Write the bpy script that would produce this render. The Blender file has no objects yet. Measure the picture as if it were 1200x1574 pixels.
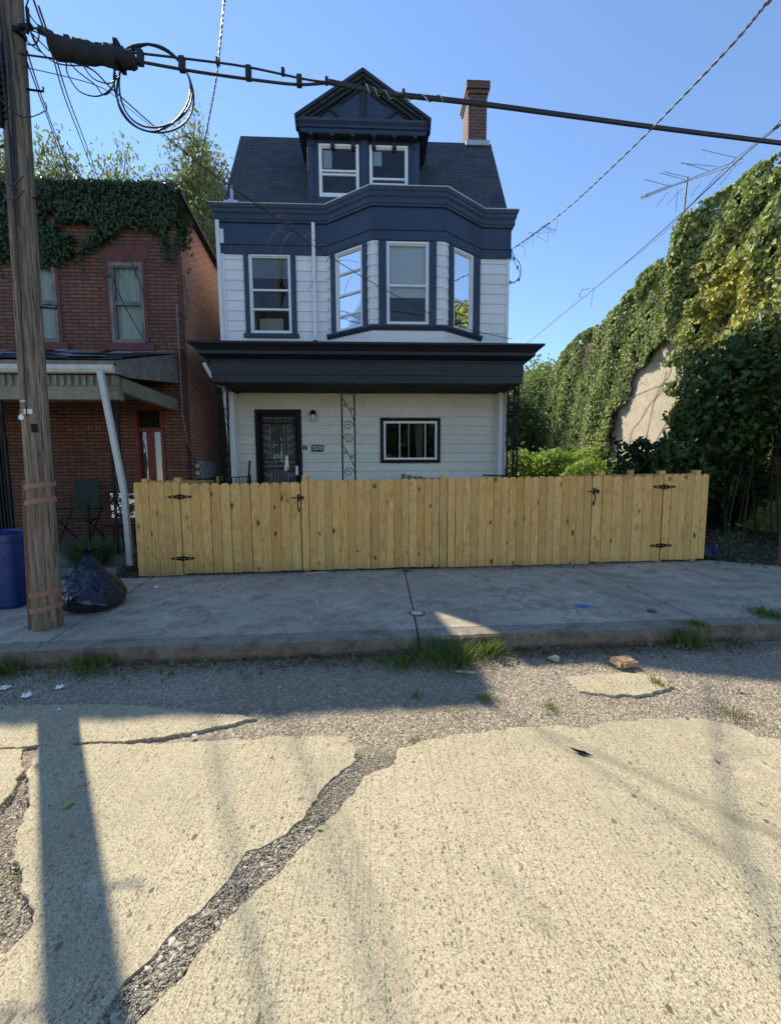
import bpy, bmesh, math, random
import numpy as np
from mathutils import Vector, Matrix
R = math.radians
SC = bpy.context.scene
COL = SC.collection

# ------------------------------------------------------------------ camera
CAM_H = 1.6
F_PX = 591.0                       # focal length in pixels of the 1200 x 1574 photograph
YAW, PITCH, ROLL = R(-2.4), R(5.0), R(.3)
_cy, _sy = math.cos(YAW), math.sin(YAW)
FW = Vector((-_sy*math.cos(PITCH), _cy*math.cos(PITCH), -math.sin(PITCH)))
_r = Vector((_cy, _sy, 0)); _u = _r.cross(FW)
RT = _r*math.cos(ROLL) - _u*math.sin(ROLL)
UP = _u*math.cos(ROLL) + _r*math.sin(ROLL)
cam_d = bpy.data.cameras.new('camera')
cam = bpy.data.objects.new('camera', cam_d); COL.objects.link(cam)
cam.matrix_world = Matrix(((RT.x, UP.x, -FW.x, 0), (RT.y, UP.y, -FW.y, 0), (RT.z, UP.z, -FW.z, CAM_H), (0, 0, 0, 1)))
cam_d.sensor_fit = 'VERTICAL'; cam_d.sensor_height = 36; cam_d.lens = 36*F_PX/1574
cam_d.clip_start = .05; cam_d.clip_end = 1500
SC.camera = cam

# ------------------------------------------------------------------ sky and sun
SUN_AZ, SUN_EL = 39.4, 44.9        # degrees left of +Y, degrees up
wd = bpy.data.worlds.new('World'); SC.world = wd; wd.use_nodes = True
nt = wd.node_tree
sky = nt.nodes.new('ShaderNodeTexSky'); sky.sky_type = 'NISHITA'; sky.sun_disc = False
sky.sun_elevation = R(SUN_EL); sky.sun_rotation = R(-SUN_AZ)
sky.air_density = 1.0; sky.dust_density = 0.0; sky.ozone_density = 4.0; sky.altitude = 200
bg = nt.nodes['Background']; bg.inputs['Strength'].default_value = .13
nt.links.new(sky.outputs[0], bg.inputs['Color'])
sd = bpy.data.lights.new('sun', 'SUN'); sd.energy = 3.8; sd.angle = R(.53); sd.color = (1, .905, .73)
sun = bpy.data.objects.new('sun', sd); COL.objects.link(sun)
sv = Vector((-math.sin(R(SUN_AZ))*math.cos(R(SUN_EL)), math.cos(R(SUN_AZ))*math.cos(R(SUN_EL)), math.sin(R(SUN_EL))))
sun.rotation_euler = sv.to_track_quat('Z', 'Y').to_euler()
SC.view_settings.view_transform = 'Standard'; SC.view_settings.look = 'None'
SC.view_settings.exposure = 0.97; SC.view_settings.gamma = 1
SC.cycles.max_bounces = 8; SC.cycles.transparent_max_bounces = 12
SC.cycles.use_denoising = True

# ------------------------------------------------------------------ measuring helpers
def ray(px, py): return FW + RT*((px-600)/F_PX) + UP*((787-py)/F_PX)
def at(px, py, Y):
    d = ray(px, py); t = Y/d.y
    return Vector((d.x*t, Y, CAM_H+d.z*t))
def gnd(px, py, z=0.0):
    d = ray(px, py); t = (z-CAM_H)/(d.z-.014*d.x)
    return Vector((d.x*t, d.y*t, CAM_H+d.z*t))
def gz(x): return .014*x
rng = np.random.default_rng(7); random.seed(7)

# ------------------------------------------------------------------ materials
class N:
    def __init__(s, name):
        s.m = bpy.data.materials.new(name); s.m.use_nodes = True; s.t = s.m.node_tree
        s.b = s.t.nodes['Principled BSDF']; s.co = None
    def n(s, t, **k):
        x = s.t.nodes.new('ShaderNode'+t)
        for a, b in k.items(): setattr(x, a, b)
        return x
    def l(s, a, b): s.t.links.new(a, b)
    def coord(s, scale=(1, 1, 1), kind='Object', rot=(0, 0, 0)):
        if not s.co: s.co = s.n('TexCoord')
        mp = s.n('Mapping'); s.l(s.co.outputs[kind], mp.inputs[0])
        mp.inputs['Scale'].default_value = scale; mp.inputs['Rotation'].default_value = rot
        return mp.outputs[0]
    def noise(s, sc, v=None, det=4, rough=.6, dist=0):
        x = s.n('TexNoise'); x.inputs['Scale'].default_value = sc; x.inputs['Detail'].default_value = det
        x.inputs['Roughness'].default_value = rough; x.inputs['Distortion'].default_value = dist
        s.l(v if v is not None else s.coord(), x.inputs['Vector']); return x.outputs['Fac']
    def ramp(s, f, stops, interp='LINEAR'):
        x = s.n('ValToRGB'); x.color_ramp.interpolation = interp
        e = x.color_ramp.elements
        while len(e) < len(stops): e.new(.5)
        for i, (p, c) in enumerate(stops):
            e[i].position = p; e[i].color = (*c, 1) if len(c) == 3 else c
        s.l(f, x.inputs[0]); return x.outputs[0]
    def mix(s, f, a, b, mode='MIX'):
        x = s.n('Mix', data_type='RGBA', blend_type=mode)
        if isinstance(f, (int, float)): x.inputs[0].default_value = f
        else: s.l(f, x.inputs[0])
        for i, v in ((6, a), (7, b)):
            if isinstance(v, tuple): x.inputs[i].default_value = (*v, 1)
            else: s.l(v, x.inputs[i])
        return x.outputs[2]
    def math(s, op, a, b=0.0, c=0.0):
        x = s.n('Math', operation=op)
        for i, v in enumerate((a, b, c)):
            if isinstance(v, (int, float)): x.inputs[i].default_value = v
            else: s.l(v, x.inputs[i])
        return x.outputs[0]
    def col(s, c):
        if isinstance(c, tuple): s.b.inputs['Base Color'].default_value = (*c, 1)
        else: s.l(c, s.b.inputs['Base Color'])
    def rough(s, r):
        if isinstance(r, (int, float)): s.b.inputs['Roughness'].default_value = r
        else: s.l(r, s.b.inputs['Roughness'])
    def bump(s, h, strength=.3, dist=.01):
        x = s.n('Bump'); x.inputs['Strength'].default_value = strength; x.inputs['Distance'].default_value = dist
        s.l(h, x.inputs['Height']); s.l(x.outputs[0], s.b.inputs['Normal'])
    def island(s):
        g = s.n('NewGeometry'); return g.outputs['Random Per Island']
def dk(c, f): return tuple(v*f for v in c)

def m_plain(name, c, rough=.55, var=.25, sc=4, metal=0, bump=.15, bs=60, spec=None):
    n = N(name)
    a = n.noise(sc, det=6, rough=.65)
    n.col(n.ramp(a, [(.25, dk(c, 1-var)), (.75, dk(c, 1+var))]))
    n.rough(rough); n.b.inputs['Metallic'].default_value = metal
    if spec is not None: n.b.inputs['Specular IOR Level'].default_value = spec
    if bump: n.bump(n.noise(bs, det=3), bump, .004)
    return n.m

M = {}
M['navy'] = m_plain('navy_paint', (.020, .037, .078), .5, .3, 2)
M['navy_dark'] = m_plain('charcoal_navy_paint', (.011, .015, .022), .55, .25, 3)
M['white'] = m_plain('white_vinyl', (.72, .74, .76), .45, .06, 2, bump=.05)
M['galv'] = m_plain('gutter_metal', (.42, .44, .46), .35, .15, 8, metal=.6)
M['iron'] = m_plain('black_iron', (.006, .0065, .008), .6, .3, 20, spec=.25)
M['black'] = m_plain('black_rubber', (.012, .012, .014), .5, .3, 20)
M['cable'] = m_plain('cable_jacket', (.02, .019, .022), .5, .4, 10)
M['wire_grey'] = m_plain('weathered_wire', (.09, .09, .10), .45, .4, 30)
M['splice'] = m_plain('weathered_splice_case', (.014, .018, .024), .8, .55, 9, bump=.8, bs=25)
M['rust'] = m_plain('rusty_steel', (.13, .062, .038), .8, .35, 14, bump=.4)
M['strap'] = m_plain('rusty_strap', (.27, .14, .095), .75, .3, 30)
M['dark'] = m_plain('dark_interior', (.012, .012, .014), .9, .3)
M['room'] = m_plain('room_wall', (.20, .19, .16), .9, .1)
M['cream'] = m_plain('aged_cream_paint', (.21, .195, .15), .7, .3, 5, bump=.3)
M['gutterwhite'] = m_plain('chalky_white_gutter', (.50, .51, .47), .6, .15, 5)
M['greywood'] = m_plain('weathered_board', (.17, .16, .145), .85, .5, 7, bump=.5)
M['redpaint'] = m_plain('red_door_paint', (.15, .012, .012), .5, .25, 5)
M['redstone'] = m_plain('painted_red_stone', (.13, .042, .036), .8, .2, 6, bump=.3)
M['blind'] = m_plain('window_blind', (.42, .43, .42), .8, .06)
M['lace'] = m_plain('lace_curtain', (.48, .52, .38), .9, .22, 26, bump=.4, bs=90)
M['shade'] = m_plain('roller_shade', (.22, .24, .26), .8, .1)
M['paper'] = m_plain('white_paper', (.78, .79, .78), .8, .05)
M['sticker'] = m_plain('window_sticker', (.40, .48, .52), .6, .05)
M['bin'] = m_plain('blue_plastic', (.006, .030, .15), .42, .35, 6, bump=.1)
M['binlight'] = m_plain('blue_plastic_rim', (.018, .045, .26), .4, .2, 8)
M['greenfab'] = m_plain('dark_green_webbing', (.03, .05, .045), .8, .3, 20)
M['metergrey'] = m_plain('meter_grey', (.22, .24, .26), .5, .15)
M['alu'] = m_plain('aluminium', (.5, .5, .52), .35, .2, 12, metal=.85)
M['orange'] = m_plain('orange_tag', (.75, .22, .02), .5, .1)
M['blue_scrap'] = m_plain('blue_scrap', (.06, .14, .38), .5, .2)
M['tan'] = m_plain('tan_plate', (.55, .53, .46), .6, .15)
M['stem'] = m_plain('bark', (.13, .10, .07), .9, .35, 18, bump=.6)
M['twig'] = m_plain('dry_twig', (.22, .15, .10), .9, .4, 12)
M['drytwig'] = m_plain('dry_vine', (.10, .065, .05), .9, .4, 12)
M['rock'] = m_plain('rock', (.32, .29, .24), .9, .35, 22, bump=.6)
M['brickchunk'] = m_plain('brick_chunk', (.38, .24, .14), .9, .35, 22, bump=.6)
M['bluesheet'] = m_plain('blue_tarp', (.035, .06, .12), .6, .3)

def m_glass():
    n = N('window_glass'); out = n.t.nodes['Material Output']
    tr = n.n('BsdfTransparent'); tr.inputs[0].default_value = (.86, .9, .92, 1)
    gl = n.n('BsdfGlossy'); gl.inputs['Roughness'].default_value = .015
    gl.inputs['Color'].default_value = (1, 1, 1, 1)
    lw = n.n('Fresnel'); lw.inputs['IOR'].default_value = 1.55
    bp = n.n('Bump'); bp.inputs['Strength'].default_value = .13; bp.inputs['Distance'].default_value = .05
    n.l(n.noise(1.3, det=2), bp.inputs['Height']); n.l(bp.outputs[0], gl.inputs['Normal'])
    f = n.math('MINIMUM', n.math('MULTIPLY_ADD', lw.outputs[0], 1.2, .0), .95)
    mx = n.n('MixShader'); n.l(f, mx.inputs[0]); n.l(tr.outputs[0], mx.inputs[1]); n.l(gl.outputs[0], mx.inputs[2])
    n.l(mx.outputs[0], out.inputs['Surface']); return n.m
M['glass'] = m_glass()

def m_siding(name, c, dirt):
    n = N(name)
    v = n.coord((.6, .6, 3)); a = n.noise(3, v, 6, .7)
    b = n.noise(22, n.coord((1, 1, .15)), 4, .7)
    base = n.ramp(a, [(.2, dk(c, .86)), (.8, dk(c, 1.06))])
    base = n.mix(n.ramp(b, [(.50, (0, 0, 0)), (.72, (.9, .9, .9))]), base, dirt)
    base = n.mix(n.ramp(n.noise(1.1, n.coord(), 6, .75), [(.48, (0, 0, 0)), (.7, (.5, .5, .5))]), base, dirt)
    x = n.mix(.5, base, n.ramp(n.island(), [(0, dk(c, .90)), (1, dk(c, 1.04))]))
    n.col(x); n.rough(.5); n.bump(n.noise(14, n.coord((.3, .3, 6)), 4), .12, .01); return n.m
M['siding'] = m_siding('white_aluminium_siding', (.77, .78, .80), (.55, .55, .53))
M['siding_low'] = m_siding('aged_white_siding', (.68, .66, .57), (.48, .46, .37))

def m_brick(name, c1, c2, mort, bw=.29, rh=.071, msize=.09, bump=1.0, side=False):
    n = N(name)
    tc = n.n('TexCoord'); sp = n.n('SeparateXYZ'); n.l(tc.outputs['Object'], sp.inputs[0])
    u = n.math('ADD', sp.outputs[0], sp.outputs[1])
    cb = n.n('CombineXYZ'); n.l(u, cb.inputs[0]); n.l(sp.outputs[2], cb.inputs[1])
    nz = n.n('TexNoise'); nz.inputs['Scale'].default_value = 3; n.l(tc.outputs['Object'], nz.inputs['Vector'])
    wob = n.n('VectorMath', operation='SCALE'); n.l(nz.outputs['Color'], wob.inputs[0]); wob.inputs['Scale'].default_value = .012
    ad = n.n('VectorMath', operation='ADD'); n.l(cb.outputs[0], ad.inputs[0]); n.l(wob.outputs[0], ad.inputs[1])
    br = n.n('TexBrick'); n.l(ad.outputs[0], br.inputs['Vector'])
    br.inputs['Scale'].default_value = 1; br.inputs['Brick Width'].default_value = bw; br.inputs['Row Height'].default_value = rh
    br.inputs['Mortar Size'].default_value = rh*msize; br.inputs['Mortar Smooth'].default_value = .25
    br.inputs['Color1'].default_value = (*c1, 1); br.inputs['Color2'].default_value = (*c2, 1); br.inputs['Mortar'].default_value = (*mort, 1)
    a = n.noise(1.4, n.coord(), 6, .7)
    c = n.mix(n.ramp(a, [(.35, (0, 0, 0)), (.7, (1, 1, 1))]), br.outputs['Color'], dk(c1, .45))
    c = n.mix(.55, br.outputs['Color'], c)
    f = n.noise(40, n.coord(), 4, .7)
    c = n.mix(n.ramp(f, [(.5, (0, 0, 0)), (.75, (.7, .7, .7))]), c, dk(c2, 1.35))
    n.col(c); n.rough(.85)
    h = n.math('ADD', n.math('MULTIPLY', br.outputs['Fac'], -1.0), n.math('MULTIPLY', f, .35))
    n.bump(h, bump, .012); return n.m
M['brick'] = m_brick('roman_brick', (.25, .105, .065), (.14, .06, .042), (.024, .016, .014), msize=.17)
M['brickside'] = m_brick('bounce_lit_brick', (.52, .27, .18), (.42, .20, .13), (.11, .065, .05), bw=.22, rh=.071, msize=.16)  # lighter orange tone paints in sunlight bounced off the white house next door
M['chimney'] = m_brick('chimney_brick', (.13, .05, .045), (.08, .035, .032), (.20, .18, .16), bw=.21, rh=.075, msize=.12)

def m_shingle():
    n = N('asphalt_shingle')
    v = n.coord((1, 0, 1.0)); sp = n.n('SeparateXYZ'); n.l(n.coord(), sp.inputs[0])
    cb = n.n('CombineXYZ'); n.l(sp.outputs[0], cb.inputs[0]); n.l(sp.outputs[2], cb.inputs[1])
    br = n.n('TexBrick'); n.l(cb.outputs[0], br.inputs['Vector']); br.inputs['Scale'].default_value = 1
    br.inputs['Brick Width'].default_value = .30; br.inputs['Row Height'].default_value = .115
    br.inputs['Mortar Size'].default_value = .007; br.inputs['Mortar Smooth'].default_value = .2
    br.inputs['Color1'].default_value = (.028, .040, .062, 1); br.inputs['Color2'].default_value = (.045, .062, .088, 1)
    br.inputs['Mortar'].default_value = (.010, .011, .014, 1)
    a = n.noise(1.7, n.coord(), 6, .7)
    c = n.mix(n.ramp(a, [(.45, (0, 0, 0)), (.75, (.7, .7, .7))]), br.outputs['Color'], (.075, .085, .07))
    n.col(c); n.rough(.95)
    n.bump(n.math('ADD', n.math('MULTIPLY', br.outputs['Fac'], -1.2), n.noise(160, n.coord(), 2)), .8, .01); return n.m
M['shingle'] = m_shingle()

def m_wood_fence():
    n = N('new_pine_pickets')
    isl = n.island()
    ofs = n.n('CombineXYZ'); n.l(n.math('MULTIPLY', isl, 37.0), ofs.inputs[0]); n.l(n.math('MULTIPLY', isl, 91.0), ofs.inputs[2])
    ad = n.n('VectorMath', operation='ADD'); n.l(n.coord(), ad.inputs[0]); n.l(ofs.outputs[0], ad.inputs[1])
    def sc(s):
        mp = n.n('Mapping'); n.l(ad.outputs[0], mp.inputs[0]); mp.inputs['Scale'].default_value = s; return mp.outputs[0]
    g = n.noise(9, sc((6, 6, .45)), 5, .6, 1.5)
    g2 = n.noise(60, sc((3, 3, .10)), 3, .6)
    base = n.ramp(isl, [(0, (.84, .47, .13)), (.25, (.92, .60, .22)), (.5, (.76, .40, .10)), (.75, (.92, .62, .25)), (.9, (.66, .34, .09)), (1, (.88, .55, .20))])
    isl2 = n.math('FRACT', n.math('MULTIPLY', isl, 13.7))
    base = n.mix(n.ramp(isl2, [(0, (.6, .6, .6)), (.35, (.1, .1, .1)), (.6, (0, 0, 0)), (.8, (.3, .3, .3)), (1, (.75, .75, .75))]), base, (.58, .30, .075))
    base = n.mix(n.ramp(g, [(.44, (0, 0, 0)), (.60, (.5, .5, .5))]), base, (.50, .25, .06), 'MIX')
    base = n.mix(n.ramp(g2, [(.46, (0, 0, 0)), (.62, (.75, .75, .75))]), base, (.42, .22, .06))
    # greenish pressure-treatment patches
    gr = n.noise(1.3, sc((1, 1, 1)), 3, .6)
    base = n.mix(n.ramp(gr, [(.5, (0, 0, 0)), (.75, (.35, .35, .35))]), base, (.56, .45, .17))
    bl = n.noise(4.5, sc((1.6, 1, .8)), 5, .7)
    base = n.mix(n.ramp(bl, [(.54, (0, 0, 0)), (.68, (.6, .6, .6))]), base, (.36, .20, .055))
    spz = n.n('SeparateXYZ'); n.l(n.coord(), spz.inputs[0])
    dirt = n.ramp(n.math('ADD', spz.outputs[2], n.math('MULTIPLY', n.noise(7, n.coord(), 4, .7), .30)), [(.25, (1, 1, 1)), (.52, (0, 0, 0))])
    base = n.mix(n.math('MULTIPLY', dirt, .6), base, (.20, .15, .075))
    # knots
    vo = n.n('TexVoronoi'); n.l(sc((8.5, 0, 4.2)), vo.inputs['Vector']); vo.inputs['Scale'].default_value = 1; vo.inputs['Randomness'].default_value = 1
    sepc = n.n('SeparateColor'); n.l(vo.outputs['Color'], sepc.inputs[0])
    rad = n.math('MULTIPLY', n.math('SUBTRACT', sepc.outputs[0], .34), .30)
    k = n.math('LESS_THAN', vo.outputs['Distance'], rad)
    halo = n.math('LESS_THAN', vo.outputs['Distance'], n.math('MULTIPLY', rad, 1.7))
    base = n.mix(n.math('MULTIPLY', halo, .35), base, (.36, .20, .07))
    base = n.mix(n.math('MULTIPLY', k, .92), base, (.055, .024, .01))
    for zn in (.475, .53, 1.335, 1.39):      # nail heads at the rails
        dz_ = n.math('ABSOLUTE', n.math('SUBTRACT', n.math('SUBTRACT', spz.outputs[2], n.math('MULTIPLY', spz.outputs[0], .014)), zn))
        fx = n.math('ABSOLUTE', n.math('SUBTRACT', n.math('FRACT', n.math('MULTIPLY', spz.outputs[0], 1/.0622)), .5))
        nm_ = n.math('MULTIPLY', n.math('LESS_THAN', dz_, .0055), n.math('LESS_THAN', fx, .07))
        base = n.mix(n.math('MULTIPLY', nm_, .8), base, (.09, .075, .055))
    n.col(base); n.rough(.65); n.bump(g2, .25, .004); return n.m
M['pine'] = m_wood_fence()

def m_pole():
    n = N('weathered_pole_wood')
    a = n.noise(5, n.coord((4, 4, .22)), 6, .7, .6)
    b = n.noise(22, n.coord((4, 4, .10)), 5, .7, .4)
    c = n.noise(1.1, n.coord(), 3)
    base = n.ramp(a, [(.28, (.07, .048, .034)), (.45, (.20, .155, .115)), (.62, (.34, .275, .21)), (.8, (.44, .355, .265))])
    crack = n.ramp(b, [(.38, (1, 1, 1)), (.47, (0, 0, 0))])
    base = n.mix(crack, base, (.028, .02, .016))
    sp = n.n('SeparateXYZ'); n.l(n.coord(), sp.inputs[0])
    low = n.ramp(n.math('ADD', n.math('MULTIPLY', sp.outputs[2], .36), n.math('MULTIPLY', c, .12)), [(.05, (1, 1, 1)), (.6, (.25, .25, .25)), (.9, (0, 0, 0))])
    base = n.mix(n.math('MULTIPLY', low, .45), base, n.mix(.5, base, (.24, .12, .06)))
    n.col(base); n.rough(.9); n.bump(n.math('ADD', b, n.math('MULTIPLY', a, .7)), 1.0, .02); return n.m
M['pole'] = m_pole()

def m_asphalt(name, c1, c2, bump=.7, sc=90):
    n = N(name)
    a = n.noise(.9, n.coord(), 6, .7); b = n.noise(sc, n.coord(), 3, .8)
    vo = n.n('TexVoronoi'); vo.inputs['Scale'].default_value = sc*.9; n.l(n.coord(), vo.inputs['Vector'])
    base = n.ramp(a, [(.3, c1), (.7, c2)])
    sc_ = n.n('SeparateColor'); n.l(vo.outputs['Color'], sc_.inputs[0])
    base = n.mix(n.ramp(sc_.outputs[0], [(.45, (0, 0, 0)), (.95, (1, 1, 1))]), base, dk(c2, 1.7))
    base = n.mix(n.ramp(b, [(.35, (.8, .8, .8)), (.55, (0, 0, 0))]), base, dk(c1, .35))
    n.col(base); n.rough(.9)
    n.bump(n.math('SUBTRACT', b, vo.outputs['Distance']), bump, .012); return n.m
M['gravelbed'] = m_asphalt('compacted_gravel', (.25, .205, .145), (.37, .31, .23))
M['dirt'] = m_asphalt('dirt', (.055, .044, .034), (.10, .082, .062), 1.0, 45)
M['grassfield'] = m_asphalt('rough_ground', (.04, .045, .025), (.07, .08, .035), 1.0, 30)

def m_slab():
    n = N('exposed_aggregate_concrete')
    c0 = n.coord()
    big = n.noise(.8, c0, 5, .65); mid = n.noise(6, c0, 5, .7); fine = n.noise(160, c0, 3, .8)
    base = n.ramp(big, [(.3, (.41, .355, .225)), (.55, (.50, .43, .275)), (.75, (.57, .50, .325))])
    base = n.mix(n.ramp(mid, [(.5, (0, 0, 0)), (.8, (.55, .55, .55))]), base, (.33, .285, .20))
    base = n.mix(n.ramp(fine, [(.36, (.9, .9, .9)), (.52, (0, 0, 0))]), base, (.24, .19, .11))
    f2 = n.noise(135, n.coord((1, .75, 1)), 2, .6)
    base = n.mix(n.ramp(f2, [(.37, (.9, .9, .9)), (.43, (0, 0, 0))]), base, (.15, .12, .075))
    base = n.mix(n.ramp(n.noise(210, n.coord((1, .8, 1)), 2, .6), [(.56, (0, 0, 0)), (.66, (.8, .8, .8))]), base, (.72, .66, .50))
    h = n.math('MULTIPLY', fine, .5)
    # embedded pebbles at three sizes
    for sc, thr, prob, str_ in ((32, .38, .945, .9), (74, .38, .66, .9), (140, .42, .58, .75)):
        v = n.coord((sc, sc*.72, sc))
        dn = n.n('TexNoise'); dn.inputs['Scale'].default_value = 2.1; n.l(v, dn.inputs['Vector'])
        ws = n.n('VectorMath', operation='SCALE'); n.l(dn.outputs['Color'], ws.inputs[0]); ws.inputs['Scale'].default_value = .5
        wa = n.n('VectorMath', operation='ADD'); n.l(v, wa.inputs[0]); n.l(ws.outputs[0], wa.inputs[1])
        vo = n.n('TexVoronoi'); vo.inputs['Scale'].default_value = 1; n.l(wa.outputs[0], vo.inputs['Vector'])
        s = n.n('SeparateColor'); n.l(vo.outputs['Color'], s.inputs[0])
        pr = n.math('GREATER_THAN', s.outputs[0], prob)
        r = n.math('MULTIPLY', s.outputs[1], thr)
        edge = n.math('SUBTRACT', r, vo.outputs['Distance'])
        inside = n.math('MULTIPLY', n.math('GREATER_THAN', edge, 0.0), pr)
        stone = n.ramp(s.outputs[2], [(0, (.075, .06, .04)), (.4, (.14, .12, .08)), (.7, (.26, .20, .12)), (1, (.11, .105, .085))])
        base = n.mix(n.math('MULTIPLY', inside, str_), base, stone)
        rim = n.math('MULTIPLY', n.math('LESS_THAN', n.math('ABSOLUTE', edge), .035), pr)
        base = n.mix(n.math('MULTIPLY', rim, .6), base, (.13, .10, .07))
        h = n.math('ADD', h, n.math('MULTIPLY', inside, -.45))
    # tined grooves running across the road
    sp = n.n('SeparateXYZ'); n.l(c0, sp.inputs[0])
    wob = n.math('MULTIPLY', n.noise(2.2, n.coord((1, .25, 1)), 2), .035)
    ph = n.math('MULTIPLY', n.math('ADD', sp.outputs[0], wob), 1/.026)
    fr = n.math('FRACT', ph)
    cell = n.n('TexWhiteNoise', noise_dimensions='1D'); n.l(n.math('FLOOR', ph), cell.inputs['W'])
    gw = n.math('LESS_THAN', n.math('ABSOLUTE', n.math('SUBTRACT', fr, .5)), .06)
    gm = n.math('MULTIPLY', gw, n.math('GREATER_THAN', n.noise(3.1, n.coord((1.5, .6, 1)), 4, .7), n.math('MULTIPLY_ADD', cell.outputs[0], .36, .34)))
    gm = n.math('MULTIPLY', gm, n.math('GREATER_THAN', n.noise(70, n.coord((1, .35, 1)), 2), .46))
    base = n.mix(n.math('MULTIPLY', gm, .65), base, (.17, .135, .085))
    h = n.math('SUBTRACT', h, n.math('MULTIPLY', gm, .5))
    st = n.noise(1.7, n.coord((1, .6, 1)), 6, .75, 1.0)
    base = n.mix(n.ramp(st, [(.50, (0, 0, 0)), (.68, (.5, .5, .5))]), base, (.30, .26, .18))
    base = n.mix(n.ramp(n.noise(5.5, c0, 5, .75, .8), [(.60, (0, 0, 0)), (.68, (.4, .4, .4))]), base, (.62, .56, .42))
    vo2 = n.n('TexVoronoi', feature='DISTANCE_TO_EDGE'); vo2.inputs['Scale'].default_value = .55
    wv = n.n('TexNoise'); wv.inputs['Scale'].default_value = 3.2; wv.inputs['Detail'].default_value = 6; n.l(c0, wv.inputs['Vector'])
    ws2 = n.n('VectorMath', operation='SCALE'); n.l(wv.outputs['Color'], ws2.inputs[0]); ws2.inputs['Scale'].default_value = .35
    wa2 = n.n('VectorMath', operation='ADD'); n.l(c0, wa2.inputs[0]); n.l(ws2.outputs[0], wa2.inputs[1]); n.l(wa2.outputs[0], vo2.inputs['Vector'])
    cr2 = n.math('MULTIPLY', n.math('LESS_THAN', vo2.outputs['Distance'], .0017), n.math('GREATER_THAN', n.noise(1.2, c0, 3), .60))
    base = n.mix(n.math('MULTIPLY', cr2, .5), base, (.07, .055, .035)); h = n.math('SUBTRACT', h, cr2)
    # wire shadows painted in as dark streaks, and a rusty blotch
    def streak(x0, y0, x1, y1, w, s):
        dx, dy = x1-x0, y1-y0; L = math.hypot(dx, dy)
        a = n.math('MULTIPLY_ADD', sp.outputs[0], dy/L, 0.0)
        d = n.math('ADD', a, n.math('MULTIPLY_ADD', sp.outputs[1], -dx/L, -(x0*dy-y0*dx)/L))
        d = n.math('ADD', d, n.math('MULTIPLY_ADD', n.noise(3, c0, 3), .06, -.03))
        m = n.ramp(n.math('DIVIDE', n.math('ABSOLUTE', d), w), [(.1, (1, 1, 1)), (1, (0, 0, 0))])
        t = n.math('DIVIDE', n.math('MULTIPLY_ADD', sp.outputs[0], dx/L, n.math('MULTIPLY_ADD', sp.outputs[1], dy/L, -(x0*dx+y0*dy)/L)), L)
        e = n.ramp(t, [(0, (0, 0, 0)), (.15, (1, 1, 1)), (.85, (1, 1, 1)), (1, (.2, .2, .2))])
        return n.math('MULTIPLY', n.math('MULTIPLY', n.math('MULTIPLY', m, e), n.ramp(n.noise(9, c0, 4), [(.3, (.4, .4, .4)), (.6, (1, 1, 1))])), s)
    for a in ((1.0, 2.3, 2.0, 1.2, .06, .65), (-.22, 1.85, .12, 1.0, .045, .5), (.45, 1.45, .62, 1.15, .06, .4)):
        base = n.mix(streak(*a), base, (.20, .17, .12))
    n.col(base); n.rough(.85); n.bump(h, .8, .007); return n.m
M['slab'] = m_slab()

def m_sidewalk(name, c1, c2, dark, light):
    n = N(name); c0 = n.coord()
    a = n.noise(.8, c0, 7, .7); b = n.noise(3.3, c0, 6, .75); f = n.noise(90, c0, 4, .8)
    base = n.ramp(a, [(.38, c1), (.62, c2)])
    base = n.mix(n.ramp(b, [(.47, (0, 0, 0)), (.66, (.85, .85, .85))]), base, dark)
    base = n.mix(n.ramp(n.noise(1.9, n.coord((1.2, .8, 1)), 6, .75, 1.2), [(.56, (0, 0, 0)), (.66, (.7, .7, .7))]), base, light)
    base = n.mix(n.ramp(f, [(.36, (.8, .8, .8)), (.5, (0, 0, 0))]), base, dk(dark, .6))
    # hair cracks
    vo = n.n('TexVoronoi', feature='DISTANCE_TO_EDGE'); vo.inputs['Scale'].default_value = .9
    wv = n.n('TexNoise'); wv.inputs['Scale'].default_value = 2.5; wv.inputs['Detail'].default_value = 5; n.l(c0, wv.inputs['Vector'])
    ws = n.n('VectorMath', operation='SCALE'); n.l(wv.outputs['Color'], ws.inputs[0]); ws.inputs['Scale'].default_value = .55
    wa = n.n('VectorMath', operation='ADD'); n.l(c0, wa.inputs[0]); n.l(ws.outputs[0], wa.inputs[1]); n.l(wa.outputs[0], vo.inputs['Vector'])
    cr = n.math('MULTIPLY', n.math('LESS_THAN', vo.outputs['Distance'], .003), n.math('GREATER_THAN', a, .56))
    base = n.mix(n.math('MULTIPLY', cr, .8), base, (.03, .027, .022))
    n.col(base); n.rough(.88); n.bump(n.math('SUBTRACT', n.math('ADD', f, b), cr), .6, .010); return n.m
M['sidewalk'] = m_sidewalk('sidewalk_concrete', (.36, .315, .235), (.52, .465, .355), (.22, .19, .145), (.66, .60, .46))
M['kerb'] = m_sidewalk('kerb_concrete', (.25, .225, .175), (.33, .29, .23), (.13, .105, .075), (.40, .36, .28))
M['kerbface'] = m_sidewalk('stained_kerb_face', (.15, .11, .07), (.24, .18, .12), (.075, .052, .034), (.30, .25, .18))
M['wallconc'] = m_sidewalk('old_stucco_wall', (.56, .47, .35), (.64, .55, .42), (.38, .31, .23), (.68, .61, .50))
M['porchconc'] = m_sidewalk('porch_concrete', (.13, .14, .135), (.20, .20, .19), (.08, .08, .08), (.24, .24, .22))

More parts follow.
